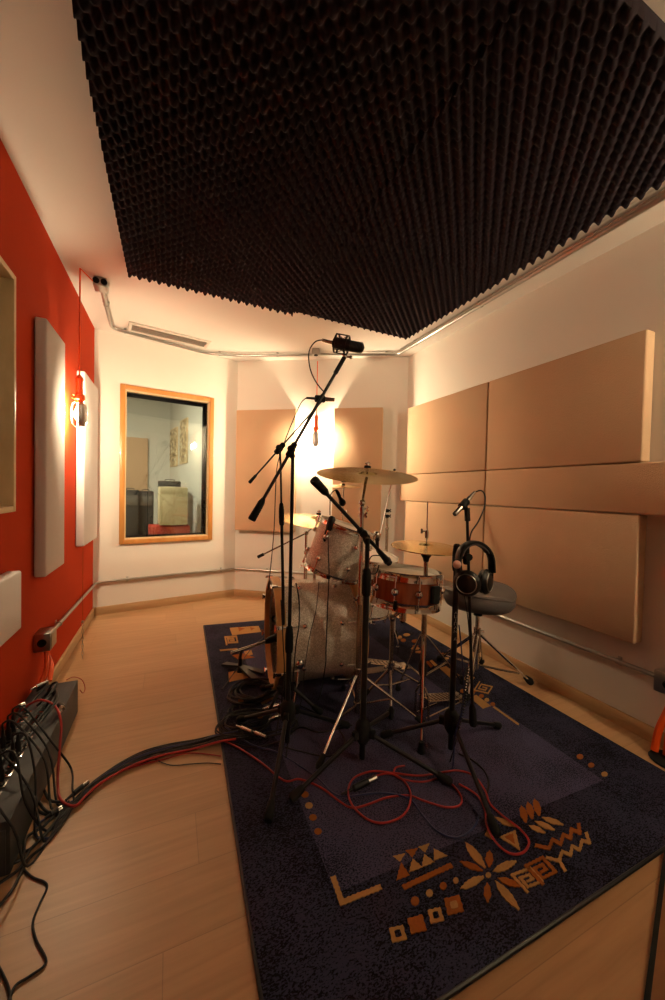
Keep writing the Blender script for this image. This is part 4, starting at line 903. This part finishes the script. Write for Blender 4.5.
g = G(); bt = kb-kd*.075+UP*.30; g.tube([kb+UP*.20, bt+kd*.03], .004, 8); g.tube([bt+kd*.02, bt-kd*.018], .022, 14); lab(link('beater', g, 'redcable', st), 'red felt beater')

# ---------------------------------------------------------------- throne
tz = .53; tcn = gd(478.5, 593, 2.12); bt_ = V((tcn.x, tcn.y, RZ)); ztop = tcn.z
st = thing('drum_throne', 'grey saddle-shaped drum throne with chrome tripod legs by the right wall', 'drum throne', bt_)
g = G(); NA = 48; NR = 8; R0_ = .196
fd = (rh*.75+fh*.65).normalized(); sdv = V((-fd.y, fd.x, 0))
def rr(a): return R0_*(1+.05*math.cos(2*a)-.10*max(0, math.cos(a+math.pi))**3)
def th_top(u, a): return .050*(u**3)*max(0, math.cos(a))**1.6+.010*(u**3)*abs(math.sin(a))**3+.045*(u**2)*max(0, -math.cos(a))
rings = []
for lvl, (uf, zf) in enumerate([(i/NR, None) for i in range(1, NR+1)]+[(1.03, -.016), (1.03, -.050), (.95, -.068), (.5, -.072)]):
    ring = []
    for k in range(NA):
        a = 2*math.pi*k/NA; r_ = rr(a)*uf; z_ = th_top(uf, a)+(-.012*max(0, (uf-.85)/.15)**2) if zf is None else (zf+(th_top(1, a) if lvl == NR else th_top(1, a)*.35 if lvl == NR+1 else 0))
        ring.append(g.b.verts.new(V((tcn.x, tcn.y, ztop))+fd*(r_*math.cos(a))+sdv*(r_*math.sin(a))+UP*z_))
    rings.append(ring)
ct = g.b.verts.new((tcn.x, tcn.y, ztop)); cb = g.b.verts.new((tcn.x, tcn.y, ztop-.072))
for k in range(NA): g.face([ct, rings[0][k], rings[0][(k+1) % NA]]); g.face([cb, rings[-1][(k+1) % NA], rings[-1][k]])
for a, b in zip(rings, rings[1:]):
    for k in range(NA): g.face([a[k], b[k], b[(k+1) % NA], a[(k+1) % NA]])
link('seat', g, 'seat', st, angle=70)
g = G(); pr = []
for k in range(NA+1):
    a = 2*math.pi*k/NA; r_ = rr(a)*1.035; pr.append(V((tcn.x, tcn.y, ztop-.016+th_top(1, a)))+fd*(r_*math.cos(a))+sdv*(r_*math.sin(a)))
g.tube(pr, .004, 6); link('piping', g, 'seat', st)
g = G(); rodp(g, V((bt_.x, bt_.y, ztop-.13)), V((bt_.x, bt_.y, ztop-.08)), .024, 14); g.box(Matrix.Translation((bt_.x, bt_.y, ztop-.092)), (.14, .10, .008), .002); link('seat_clamp', g, 'rubber', st)
g = G(); rodp(g, bt_+UP*.12, V((bt_.x, bt_.y, ztop-.12)), .012, 12); link('post', g, 'chrome', st)
g = G(); rodp(g, bt_+UP*.22, bt_+UP*.36, .020, 14); g.tube([bt_+UP*.34, bt_+UP*.34+rgt*.04], .006, 8); link('sleeve', g, 'darkchrome', st)
for f in ((531, 686), (428, 652), (484, 650), (463, 712)):
    p = fl(*f) if f[0] != 531 else gz(*f, 0); top_ = bt_+UP*.32; lo = bt_+UP*.14
    if f == (484, 650): p = gz(484, 652, 0)
    if f == (463, 712): p = fl(466, 700)
    dv = p-bt_; dv.z = 0; dv = dv.normalized()*min(.36, dv.length); p = V((bt_.x+dv.x, bt_.y+dv.y, RZ))
    sd_ = UP.cross(dv).normalized()*.012
    g = G()
    for s_ in (-1, 1): g.tube([top_+dv.normalized()*.02+sd_*s_, p+UP*.02+sd_*s_*.8], .006, 8)
    lg = link('leg', g, 'chrome', st)
    g = G(); g.tube([p-dv.normalized()*.03+UP*.045, p+UP*.02, p+dv.normalized()*.012+UP*.004], [.014, .022, .016], 10); link('rubber_foot', g, 'rubber', lg)
    g = G(); g.tube([lo+dv.normalized()*.02, (top_+dv.normalized()*.02).lerp(p, .78)], .006, 8); link('leg_brace', g, 'darkchrome', st)

# ---------------------------------------------------------------- tom microphones
def dyn_mic(c, ax, label, gr='plug', s=1.0):
    t = thing('tom_microphone', label, 'microphone', c); fm = frame(c, ax)
    g = G(); g.lathe([(0, -.075*s), (.009*s, -.075*s), (.012*s, -.02*s), (.018*s, .0), (0, .0)], fm, 16); link('body', g, 'black', t)
    g = G(); g.lathe([(.018*s, 0), (.024*s, .012*s), (.025*s, .026*s), (.019*s, .040*s), (.008*s, .047*s), (0, .048*s)], fm, 18); link('grille', g, gr, t); return t
dyn_mic(gd(377, 538, 2.25), (upv*.9-rgt*.12-fwd*.5), 'grey ball-grille microphone upright over the floor tom head', 'darkchrome')
dyn_mic(gd(341, 500, 2.05), (-upv*.8+rgt*.4-fwd*.1), 'black microphone hanging down above the rack tom rim', 'black', .8)
t = thing('tom_microphone', 'dark clip-on microphone clamped to the left rim of the rack tom', 'microphone', gd(330, 525, 1.99)); cc = gd(331, 522, 1.99)
g = G(); g.lathe([(0, -.05), (.016, -.048), (.021, -.02), (.021, .02), (.014, .032), (0, .034)], frame(cc, (rgt*.3+upv*.95+fwd*.1)), 16); link('body', g, 'black', t)
g = G(); g.tube(smooth([cc, gd(327, 530, 1.99), gd(325, 540, 2.0), gd(330, 545, 2.02)]), .009, 8); link('clamp', g, 'rubber', t)
def cable(pts, r, m, label, group=None, k=6, name='cable'):
    g = G(); g.tube(smooth(pts, k), r, 8); return tag(link(name, g, m), label, 'cable', group)
cable([gd(341, 497, 2.06), gd(337, 490, 2.05), gd(331, 494, 2.04), gd(330, 505, 2.03), gd(330, 515, 2.0)], .003, 'cable', 'thin cable arching over the black rack tom microphone')
cable([gd(328, 533, 1.97), gd(328.5, 560, 1.90), gd(329, 576, 1.80), gd(327.5, 610, 1.76), gd(326, 650, 1.76), gd(325, 668, 1.77), fl(318, 700), fl(300, 715), fl(292, 735)], .0032, 'cable', 'black cable hanging from the rack tom microphone over the bass drum shell')
g = G(); g.lathe([(0, -.008), (.010, -.008), (.010, .008), (0, .008)], frame(gd(328.5, 577, 1.80), UP), 10); tag(link('cable_clip', g, 'rubber'), 'small black clip on the cable over the bass drum', 'clip')
cable([gd(296, 583, 1.63), gd(299, 600, 1.62), gd(299, 625, 1.61), gd(296, 645, 1.60), gd(293, 680, 1.60), gd(291, 715, 1.60), fl(286, 758)], .003, 'cable', 'black cable bowing out beside the tall boom stand tube')
cable([gd(319, 582, 1.96), gd(316, 610, 1.80), gd(310, 635, 1.76), gd(305, 665, 1.76), fl(300, 705), fl(280, 720)], .0018, 'cable', 'very thin cable wandering down the middle of the bass drum shell')
cable([gd(281, 600, 1.79), gd(283, 640, 1.78), gd(284, 680, 1.77), fl(276, 735)], .0028, 'cable', 'black cable taped down the thin stand tube')

# ---------------------------------------------------------------- kick microphone on a short stand
km0 = gd(231, 653, 1.93); km1 = gd(270, 640, 2.05); bk = gz(240, 672, RZ)
t = thing('microphone_stand', 'short low microphone stand lying before the bass drum port', 'microphone stand', (bk.x, bk.y, RZ), 'boom microphone stands')
g = G(); g.tube([km0, km1], .0085, 10); link('boom_arm', g, 'redcable' if False else 'darkchrome', t)
g = G(); g.lathe([(0, 0), (.02, .0), (.014, .02), (.010, .10), (0, .10)], frame(V((bk.x, bk.y, RZ)), UP), 12); g.tube([V((bk.x, bk.y, .10)), km0.lerp(km1, .25)], .008, 8); link('post', g, 'black', t)
for f in ((224, 666), (258, 684), (264, 675)):
    p = fl(*f); g = G(); a = V((bk.x, bk.y, .045)); p = p+UP*.008; d_ = (p-a).normalized(); s_ = UP.cross(d_).normalized(); g.prism([a+s_*.012, p+s_*.022, p-s_*.022, a-s_*.012], UP*.012); link('leg', g, 'black', t)
t = thing('kick_microphone', 'black microphone reaching into the bass drum port', 'microphone', km1); fm = frame(km1, (km1-km0).normalized())
g = G(); g.lathe([(0, -.03), (.012, -.03), (.02, 0), (.024, .04), (.022, .09), (.014, .10), (0, .10)], fm, 16); link('body', g, 'black', t)
g = G(); g.lathe([(.0245, .045), (.0255, .05), (.0245, .055)], fm, 16); link('grille', g, 'box', t)

# ---------------------------------------------------------------- cable coils on the rug
def coil(cx_, cy_, rx, ry, turns, label, seed, r=.0035, z0=.0):
    rnd = random.Random(seed); c = fl(cx_, cy_); pts = []; ph = rnd.random()*6
    N = int(turns*14)
    for i in range(N):
        a = ph+i/14*2*math.pi; k = 1+.16*math.sin(i*.37+seed)+.10*rnd.uniform(-1, 1)*.4; ox = .02*math.sin(i*.11); 
        pts.append(V((c.x+math.cos(a)*rx*k+ox, c.y+math.sin(a)*ry*k+.015*math.cos(i*.09), RZ+r+z0+.012*(i/N)*turns/3+.004*math.sin(a*3+seed))))
    cable(pts, r, 'cable', label, 'coiled black cables left of the bass drum', 3, 'cable_coil')
coil(254, 694, .11, .10, 8, 'thick coil of black cable by the bass drum front hoop', 3, .004)
coil(262, 706, .14, .07, 3, 'loose outer turns of black cable around the thick coil', 5, .003)
coil(246, 724, .12, .09, 5, 'wide tangle of black cable nearest the rug left edge', 8, .0036)
coil(268, 728, .13, .06, 4, 'tangle of black cable under the tall boom stand hub', 13, .0032)
def xlr(p0, p1, label, s=1.0, male='plug'):
    p0, p1 = V(p0), V(p1); d = (p1-p0).normalized(); L_ = (p1-p0).length; t = thing('cable_connector', label, 'connector', p0, 'cable connectors on the floor'); fm = frame(p0, d)
    g = G(); g.lathe([(0, 0), (.004, 0), (.006, L_*.3), (.0095*s, L_*.34), (.0095*s, L_*.75), (0, L_*.75)], fm, 14); link('barrel', g, 'black' if male == 'b' else male, t)
    g = G(); g.lathe([(0, L_*.74), (.0085*s, L_*.74), (.0085*s, L_), (.007*s, L_), (.007*s, L_*.8), (0, L_*.8)], fm, 14); link('shell', g, 'plug', t); return t
for i, (a, b) in enumerate((((236, 733), (246, 737)), ((250, 738), (262, 743)), ((262, 716), (276, 712)), ((268, 727), (280, 722)))):
    pa, pb = fl(*a)+UP*.035, fl(*b)+UP*.035; pb = pa+(pb-pa).normalized()*.09; xlr(pa, pb, ['nickel connector nearest the rug edge in the cable tangle', 'second nickel connector lying along the front of the cable tangle', 'nickel connector behind the tall stand in the cable tangle', 'nickel connector right of the cable tangle beside the hub'][i])
# rug cables: red and blue
def fz(l, z=RZ+.004): return [V((*gz(x, y, RZ).xy, z+.002*math.sin(i*1.7))) for i, (x, y) in enumerate(l)]
def z3(l): return [(300+x/2.77, 740+y/2.77) for x, y in l]
ra = [(222, 741), (240, 750), (262, 764), (284, 781)]+z3([(0, 112), (60, 137), (110, 172), (145, 190), (190, 182), (240, 163), (300, 155), (340, 170), (400, 190), (440, 185), (447, 160), (425, 130), (390, 110), (340, 118), (290, 112), (262, 100), (265, 80), (290, 73)])
cable(fz(ra), .0036, 'redcable', 'red cable running from the rug left edge into wavy loops in the middle')
rb_ = z3([(212, 105), (250, 101), (288, 120), (307, 160), (290, 212), (240, 238), (190, 228), (147, 190), (133, 150), (150, 112), (200, 92), (260, 98), (330, 107), (400, 95), (440, 90), (482, 107), (512, 147), (526, 182), (560, 215), (608, 255), (634, 290), (618, 318), (580, 322), (540, 290), (516, 240), (512, 200), (490, 160), (440, 130)])
cable(fz(rb_, RZ+.010), .0036, 'redcable', 'red cable looping from the silver connector round the near tripod foot')
bl = [(225, 727), (250, 745), (275, 752)]+z3([(-20, 60), (0, 75), (50, 110), (90, 147), (130, 158), (220, 150), (300, 165), (340, 210), (380, 255), (430, 275), (470, 255), (495, 215), (480, 195)])
cable(fz(bl, RZ+.003), .0036, 'bluecable', 'dark blue cable crossing under the red loops on the rug')
cable(fz(z3([(440, 40), (478, 60), (508, 85), (522, 115), (518, 150)])), .0036, 'cable', 'short black cable curving behind the near tripod foot')
xlr(fl(341.5, 797)+UP*.010, fl(376, 780)+UP*.010, 'pair of joined connectors with a silver end lying on the red cable', 1.3, 'b')
cable([fl(352, 726)+UP*.004, fl(320, 733)+UP*.004, fl(300, 728)+UP*.004, fl(280, 742)+UP*.004, fl(250, 748)+UP*.004, fl(222, 740)+UP*.004], .0034, 'cable', 'black cable on the rug running left from the ride stand base')
cable([fl(300, 706)+UP*.004, fl(330, 722)+UP*.004, fl(345, 742)+UP*.004, fl(330, 757)+UP*.004, fl(300, 752)+UP*.004, fl(285, 748)+UP*.004], .003, 'cable', 'black cable curling between the two middle tripods')
cable([fl(222, 690)+UP*.004, fl(238, 668)+UP*.004, fl(252, 652)+UP*.03, fl(268, 640)+UP*.05], .003, 'cable', 'thin cable rising from the coils to the kick microphone')

# bundle from rug to stage box
def bun(l, z=.006): return [V((*gz(x, y, z).xy, z)) for x, y in l]
base = [(236, 738), (218, 741), (195, 745), (170, 750), (145, 757), (122, 767), (100, 780), (86, 792), (76, 802)]
rnd = random.Random(4)
tails = [[(66, 812), (56, 815), (40, 812), (30, 800)], [(62, 812), (46, 834), (30, 850), (20, 868), (4, 880), (-14, 892)], [(64, 806), (48, 812), (36, 796), (34, 780)], [(66, 818), (48, 842), (28, 860), (12, 890), (-10, 916)],
         [(60, 810), (44, 826), (26, 838), (20, 860), (-16, 870)], [(64, 802), (50, 800), (42, 784), (38, 768)], [(62, 814), (50, 828), (34, 846), (24, 852)]]
for i, tl in enumerate(tails):
    l = [(x, y+(i-3)*1.5*(1 if k > 1 else .4)+rnd.uniform(-1.8, 1.8)) for k, (x, y) in enumerate(base)]
    pts = bun(l, .005+.004*(i % 3)); 
    for k, p in enumerate(pts):
        if k < 2: p.z += RZ+.002
    pts += bun(tl, .006+.003*(i % 3))
    cable(pts, .0045, 'cable', 'black cable in the bundle crossing the floor from the rug to the stage box', 'bundle of black cables across the floor', 5)
pts = bun([(x, y+3.5) for x, y in base], .016)+bun([(66, 804), (60, 798), (58, 788)], .016); rz_ = .165
for p in pts[:2]: p.z += RZ
pts += [gz(58, 770, .06), gz(60, 745, .12), gz(61, 722, .18), gz(55, 706, .215), gz(42, 700, .23), gz(30, 704, .22), gz(22, 711, .19)]
cable(pts, .0045, 'redcable', 'red cable leaving the floor bundle and arching onto the stage box')
pts = bun([(x+2, y-3.5) for x, y in base], .010)
for p in pts[:2]: p.z += RZ+.003
pts += bun([(64, 806), (46, 818), (35, 828), (38, 838), (52, 838)], .006)
cable(pts, .004, 'bluecable', 'dark blue cable in the floor bundle ending in a loop by the stage box')
cable(bun([(150, 757), (170, 765), (190, 764), (207, 763), (221, 764)], .005), .002, 'cable', 'thin dark cable wandering on the floor beside the bundle to the rug')
cable(bun([(118, 772), (140, 765), (165, 759), (190, 753), (221, 756)], .006), .0026, 'redcable', 'thin red cable on the floor along the near side of the bundle')
cable(bun([(22, 868), (32, 877), (44, 882), (47, 888), (40, 903), (33, 922), (36, 940), (46, 962), (30, 976), (16, 985), (10, 997), (4, 1012)], .004), .003, 'cable', 'single black cable wandering down the bare floor at bottom left')
cable(bun([(-4, 962), (3, 975), (9, 990), (11, 1010)], .004), .003, 'cable', 'black cable entering at the bottom left corner of the floor')
xlr(bun([(45, 818)], .012)[0], bun([(62, 808)], .012)[0], 'black connector with silver tip on the floor beside the stage box', 1.2, 'b')
xlr(bun([(66, 800)], .02)[0], bun([(88, 782)], .02)[0], 'slim black connector lying on top of the floor bundle', 1.0, 'b')

# ---------------------------------------------------------------- stage box
bx0, bx1, by0, by1, bz = -.598, -.42, 1.33, 2.185, .165
t = thing('stage_box', 'long dark grey metal stage box on the floor along the red wall', 'stage box', ((bx0+bx1)/2, (by0+by1)/2, 0))
g = G(); g.box(Matrix.Translation(((bx0+bx1)/2, (by0+by1)/2, bz/2)), (bx1-bx0, by1-by0, bz), .004); link('case', g, 'box', t)
g = G(); g.box(Matrix.Translation(((bx0+bx1)/2, by0-.002, bz*.45)), (bx1-bx0-.02, .004, bz*.8), .001); link('end_plate', g, 'box', t)
k_ = 0; plugs = []; JN = V((*gz(68, 806, .01).xy, .012))
for ci, x in enumerate((-.497, -.556)):
    for r_ in range(12):
        y = 1.40+r_*.0485; g = G(); g.mi = 0; g.box(Matrix.Translation((x, y, bz+.002)), (.030, .032, .004), .001)
        g.mi = 1; g.lathe([(0, .0), (.0105, .0), (.0105, .0045), (0, .0045)], Matrix.Translation((x, y, bz+.001)), 14)
        link('socket', g, ['plug', 'rubber'], t)
        if (ci == 0 and r_ in (1, 2, 4, 5)) or (ci == 1 and r_ in (0, 2, 3, 5, 6, 7, 8)): plugs.append((x, y))
for i, (x, y) in enumerate(plugs):
    o_t = thing('plug', 'black plug standing in the top of the grey stage box', 'plug', (x, y, bz+.005), 'plugs in the stage box')
    g = G(); g.lathe([(0, 0), (.0095, 0), (.0095, .045), (.006, .05), (.0045, .075), (0, .075)], Matrix.Translation((x, y, bz+.0055)), 12); link('barrel', g, 'black', o_t)
    g = G(); g.lathe([(.0097, .004), (.0104, .004), (.0104, .012), (.0097, .012)], Matrix.Translation((x, y, bz+.0055)), 12); link('ring', g, 'plug', o_t)
    if i not in (1, 2, 4, 6, 8, 9, 10): continue
    zt_ = bz+.08; e_ = V((bx1+.03+rnd.uniform(0, .05), y-.12+rnd.uniform(-.05, .08), .01))
    cable([(x, y, zt_), (x+.005, y-.01, zt_+.03), (x+.05, y-.04, zt_+.035), (bx1+.01, y-.08, bz-.02), e_, e_.lerp(JN, .6)+V((.01*(i % 3), 0, 0)), JN+V((.02*(i % 3), .02*(i % 2), 0))], .0036, 'cable' if i != 3 else 'bluecable', 'cable arching from a plug on the stage box down to the floor', 'cables hanging off the stage box', 5)
# heap of adaptors and cables at the far end
rnd = random.Random(11)
for i in range(7):
    y = 1.93+.24*rnd.random(); x = bx0+.02+.09*rnd.random(); a = rnd.uniform(-1, 1)
    d_ = V((math.cos(a)*.6, math.sin(a), 0)).normalized()
    pts = [V((x, y, bz+.006)), V((x, y, bz+.025+.01*i*.6))+d_*.05, V((x+.05, y-.06, bz+.035+.005*i)), V((x+.02, y-.16, bz+.03)), V((x-.0, y-.26, bz+.02)), V((x-.01, 1.75-.03*i, bz+.012))]
    for p in pts: p.x = min(max(p.x, bx0+.012), bx1-.015)
    cable(pts, .005, 'cable', 'black cable in the heap on the far end of the stage box', 'cable heap on the stage box', 5)
for (px, py, l, m_, lb) in ((30, 690, (.05, .06), 'plug', 'silver jack plug on the cable heap of the stage box'), (59, 704, (.02, -.05), 'b', 'chunky black connector at the far right of the stage box'), (14, 708, (.03, .02), 'plug', 'silver plug near the middle of the stage box')):
    p = gz(px, py, bz+.03); xlr(p, p+V((*l, 0)), lb, 1.6 if m_ == 'b' else 1.1, m_)
cable([gz(66, 680, bz+.006), gz(74, 677, bz+.01), gz(82, 680, .14), gz(85, 688, .10), gz(83, 693, .09), gz(80, 690, .12)], .0018, 'redcable', 'thin stray reddish wire curling off the far end of the stage box')
# orange cords under the left junction box
pj = wp(WL, sJ, .045, zJ-.055)
for k, (dx_, dy_) in enumerate(((-.012, .0), (.012, .01))):
    a = pj+V((0, dx_, 0)); e_ = V((-.565+.03*k, by1-.03-.02*(k == 0)+.02, bz+.02))
    cable([a, a+V((.005, -.01, -.03)), a.lerp(e_, .5)+V((.012, .0, -.01)), e_+V((0, 0, .0))], .011, 'orange', ['thick orange cord under the left junction box, nearer the camera', 'thick orange cord under the left junction box, farther one'][k])
# orange cords at the right junction box
pj = wp(WR, sK+.04, .045, zK-.048)
for k in range(4):
    e_ = V((2.0+.012*(k % 2), pj.y+.045-.04*k, .010)); a = pj+V((.0, .015-.012*k, 0)); cable([a, a+V((0, .005, -.06)), a.lerp(e_, .6)+V((-.004, .006-.004*k, 0)), e_+V((-.004, 0, .01))], .015, 'orange', ['orange cord, left of the bunch under the right junction box', 'orange cord, second of the bunch under the right junction box', 'orange cord, third of the bunch under the right junction box', 'orange cord, right of the bunch under the right junction box'][k])
g = G(); g.lathe([(0, 0), (.07, 0), (.075, .004), (.07, .009), (0, .01)], Matrix.Translation((2.005, pj.y-.01, 0)), 20); tag(link('rubber_pad', g, 'rubber'), 'flat black rubber pad on the floor under the orange cords', 'pad')

# chain and cord hanging by the red wall corner
cs, cz_ = onw(83, 548, WL, .10); pch = wp(WL, cs, .10, 0)
t = thing('hanging_chain', 'thin cord with a metal chain end hanging below the panel in the corner', 'chain', (pch.x, pch.y, vz(pch, 658)))
g = G(); z1_, z0_ = vz(pch, 548), vz(pch, 622); g.tube([(pch.x, pch.y, z1_+.02), (pch.x, pch.y, z0_)], .0012, 6); link('cord', g, 'rust', t)
g = G(); zz = z0_; k = 0; g.lathe([(0, 0), (.008, 0), (.006, .012), (0, .014)], Matrix.Translation((pch.x, pch.y, zz-.004)), 8)
zend = max(vz(pch, 657), .012)
while zz > zend+.012:
    h_ = .030; a = (k % 2)*math.pi/2; cx2 = V((math.cos(a), math.sin(a), 0)); c = V((pch.x, pch.y, zz-h_/2)); g.tube([c+cx2*.006*math.cos(u)+UP*h_/2*math.sin(u) for u in [2*math.pi*j/10 for j in range(11)]], .0015, 5); zz -= h_*.8; k += 1
link('chain', g, 'steel', t)

# low board at bottom right
A = gz(662, 853, 0); B = gz(652, 930, 0); Cc = gz(643, 1000, 0); d_ = (Cc-A).normalized(); A2 = A-d_*.0; E2 = Cc+d_*.35; n_ = V((-d_.y, d_.x, 0)); n_ = n_ if n_.x > 0 else -n_
A2 += n_*.004
t = thing('wooden_board', 'dark brown wooden board with black edging lying at the bottom right corner', 'board', ((A2+E2)/2)+n_*.2)
A2 = A2; g = G(); g.prism([A2+n_*.011, E2+n_*.011, E2+n_*.45, V((A2.x+.25, A2.y-.30, 0))], UP*.012); link('panel', g, 'brown', t)
g = G(); g.prism([A2, E2, E2+n_*.011, A2+n_*.011], UP*.014); link('edging', g, 'rubber', t)

# ---------------------------------------------------------------- room behind the window
RX0, RX1, RY1 = -1.9, 1.30, 6.9
def rb2(name, c, s, m): g = G(); g.box(Matrix.Translation(c), s); return struct(name, g, m)
rb2('floor_beyond', ((RX0+RX1)/2, 5.55, -.05), (RX1-RX0, 2.9, .1), 'floor')
rb2('ceiling_beyond', ((RX0+RX1)/2, 5.55, 2.65), (RX1-RX0, 2.9, .1), 'ceil')
rb2('wall_beyond_far', ((RX0+RX1)/2, RY1+.05, 1.25), (RX1-RX0, .1, 2.7), 'grey')
rb2('wall_beyond_left', (RX0-.05, 5.4, 1.25), (.1, 3.2, 2.7), 'grey')
rb2('wall_beyond_near', (-1.32, 4.1, 1.25), (1.2, .1, 2.5), 'grey')
# side wall running away from the window, seen on the right through the glass
q0_ = gd(170, 450, 6.2); q1_ = wp(WW, wlen(WW)-.12, -T-.02, 0)
wS = (V((q0_.x, RY1, 0)), V((q1_.x+.10, q1_.y+.02, 0)))
g = G(); wbox(g, wS, 0, wlen(wS), 0, 2.60, -.1, 0); struct('wall_beyond_right', g, 'grey')
def g2(px, py, d): return gd(px, py, d)
# tall panel on the far wall
def ony(px, py, y): r = ray(px, py); return O+r*(y/r.y)
a, b = ony(128, 437, RY1-.05), ony(144, 437, RY1-.05)
t = thing('acoustic_panel', 'tall grey-tan panel on the far wall seen through the window', 'acoustic panel', (a.x, RY1-.05, .6)); g = G(); g.box(Matrix.Translation(((a.x+b.x)/2, RY1-.03, (a.z+.55)/2)), (abs(b.x-a.x)+.12, .05, a.z-.55), .008); link('fabric_cover', g, 'tan', t)
# pictures on the side wall
for i, (x0, x1, y0, y1, lb) in enumerate(((170, 177, 430, 467, 'smaller speckled golden picture on the side wall through the window'), (180, 187, 421, 464, 'larger speckled golden picture on the side wall through the window'))):
    sa, za_ = onw(x0, y0, wS, .02); sb_, _ = onw(x1, y0, wS, .02); _, zb_ = onw(x0, y1, wS, .02)
    sa, sb_ = max(.06, min(sa, sb_)), min(wlen(wS)-.1, max(sa, sb_, .06+.15)); t = thing('picture', lb, 'picture', wp(wS, (sa+sb_)/2, .01, zb_))
    g = G(); wbox(g, wS, sa, sb_, zb_, za_, 0, .02, .003); link('frame', g, 'palewood', t); g = G(); wbox(g, wS, sa+.02, sb_-.02, zb_+.02, za_-.02, .018, .024); link('print', g, 'collage', t)
# amplifiers
def amp(px0, px1, pyt, pyb, d, label, body, grl, depth=.28, z0=None, rot=0, head=False):
    a, b = gd(px0, pyt, d), gd(px1, pyt, d); c = (a+b)/2; zb_ = z0 if z0 is not None else gd((px0+px1)/2, pyb, d).z; zt_ = c.z; w = (b-a).length
    xd = V((math.cos(-.42+rot), math.sin(-.42+rot), 0)); yd = V((-xd.y, xd.x, 0)); cc = c+yd*depth/2
    t = thing('guitar_amplifier' if not head else 'amplifier_head', label, 'amplifier', (cc.x, cc.y, zb_))
    g = G(); g.box(mfr(V((cc.x, cc.y, (zb_+zt_)/2)), xd, yd, UP), (w, depth, zt_-zb_), .012); link('cabinet', g, body, t)
    g = G(); g.box(mfr(V((cc.x, cc.y, zb_+(zt_-zb_)*.42))-yd*(depth/2+.002), xd, yd, UP), (w*.86, .008, (zt_-zb_)*.7), .002); link('grille_cloth', g, grl, t)
    g = G(); g.box(mfr(V((cc.x, cc.y, zb_+(zt_-zb_)*.88))-yd*(depth/2+.002), xd, yd, UP), (w*.86, .008, (zt_-zb_)*.12), .002); link('control_panel', g, 'grille' if body == 'ampblack' else body, t)
    g = G(); p = V((cc.x, cc.y, zt_)); g.tube(smooth([p-xd*w*.2, p-xd*w*.18+UP*.02, p+xd*w*.18+UP*.02, p+xd*w*.2]), .006, 6); link('handle', g, 'rubber', t)
    return t
amp(122, 138, 490, 545, 4.75, 'black guitar amplifier at the left seen through the window', 'ampblack', 'ampblack', z0=.0, rot=.5)
amp(139, 153, 491, 545, 4.9, 'second black amplifier with a rounded handle seen through the window', 'ampblack', 'ampblack', z0=.0, rot=.5)
am = amp(161, 187, 487, 525, 4.55, 'cream amplifier cabinet on a red case seen through the window', 'ampcream', 'ampcream', z0=.68, rot=.52)
amp(159, 180, 481, 487, 4.95, 'grey amplifier standing behind the cream one seen through the window', 'ampblack', 'grille', z0=0, rot=.4)
pc1 = gd(150, 517, 4.65); pc2 = gd(188, 517, 4.65); cc = (pc1+pc2)/2; t = thing('flight_case', 'red case under the cream amplifier seen through the window', 'case', (cc.x, cc.y+.12, 0))
xd = V((math.cos(.05), math.sin(.05), 0)); yd = V((-xd.y, xd.x, 0)); g = G(); g.box(mfr(V((cc.x, cc.y+.14, .33)), xd, yd, UP), ((pc2-pc1).length, .34, .655), .01); link('body', g, 'redcase', t)
g = G(); g.box(mfr(V((cc.x, cc.y+.14, .55)), xd, yd, UP), ((pc2-pc1).length+.01, .35, .02), .002); link('lid_trim', g, 'rubber', t)
# ceiling grille of that room, plus an unseen round light added to brighten it
g = G(); p = ony(158, 404, 6.2); g.box(Matrix.Translation((-.25, 6.0, 2.588)), (.55, .35, .02), .003); vt2 = tag(link('ceiling_vent', g, 'steel'), 'square grey vent in the ceiling of the room beyond the window', 'vent')
t = thing('fill_light', 'unseen round fill light added to brighten the room beyond the window', 'fill light', (-1.0, 4.9, 2.57)); g = G(); g.lathe([(0, -.03), (.14, -.03), (.15, -.02), (.15, 0), (0, 0)], Matrix.Translation((-1.0, 4.9, 2.60)), 24); link('diffuser', g, emit('fill_light_glow', (1, .86, .70), 340), t)
g = G(); g.lathe([(.15, -.03), (.165, -.03), (.165, 0), (.15, 0)], Matrix.Translation((-1.0, 4.9, 2.60)), 24); link('rim', g, 'vent', t)

# ---------------------------------------------------------------- world, camera, view
w = bpy.data.worlds.new('world'); bpy.context.scene.world = w; w.use_nodes = True; w.node_tree.nodes['Background'].inputs[0].default_value = (.02, .015, .012, 1); w.node_tree.nodes['Background'].inputs[1].default_value = .3
cam = bpy.data.cameras.new('camera'); co = bpy.data.objects.new('camera', cam); C.objects.link(co)
m = Matrix.Identity(4)
for i in range(3): m[i][0] = rgt[i]; m[i][1] = upv[i]; m[i][2] = -fwd[i]; m[i][3] = O[i]
co.matrix_world = m; cam.sensor_fit = 'HORIZONTAL'; cam.sensor_width = 36; cam.lens = 36*F/665; cam.clip_start = .02
sc = bpy.context.scene; sc.camera = co
vs = sc.view_settings; vs.view_transform = 'Standard'; vs.look = 'None'; vs.gamma = 1; vs.use_curve_mapping = False; vs.exposure = -0.08
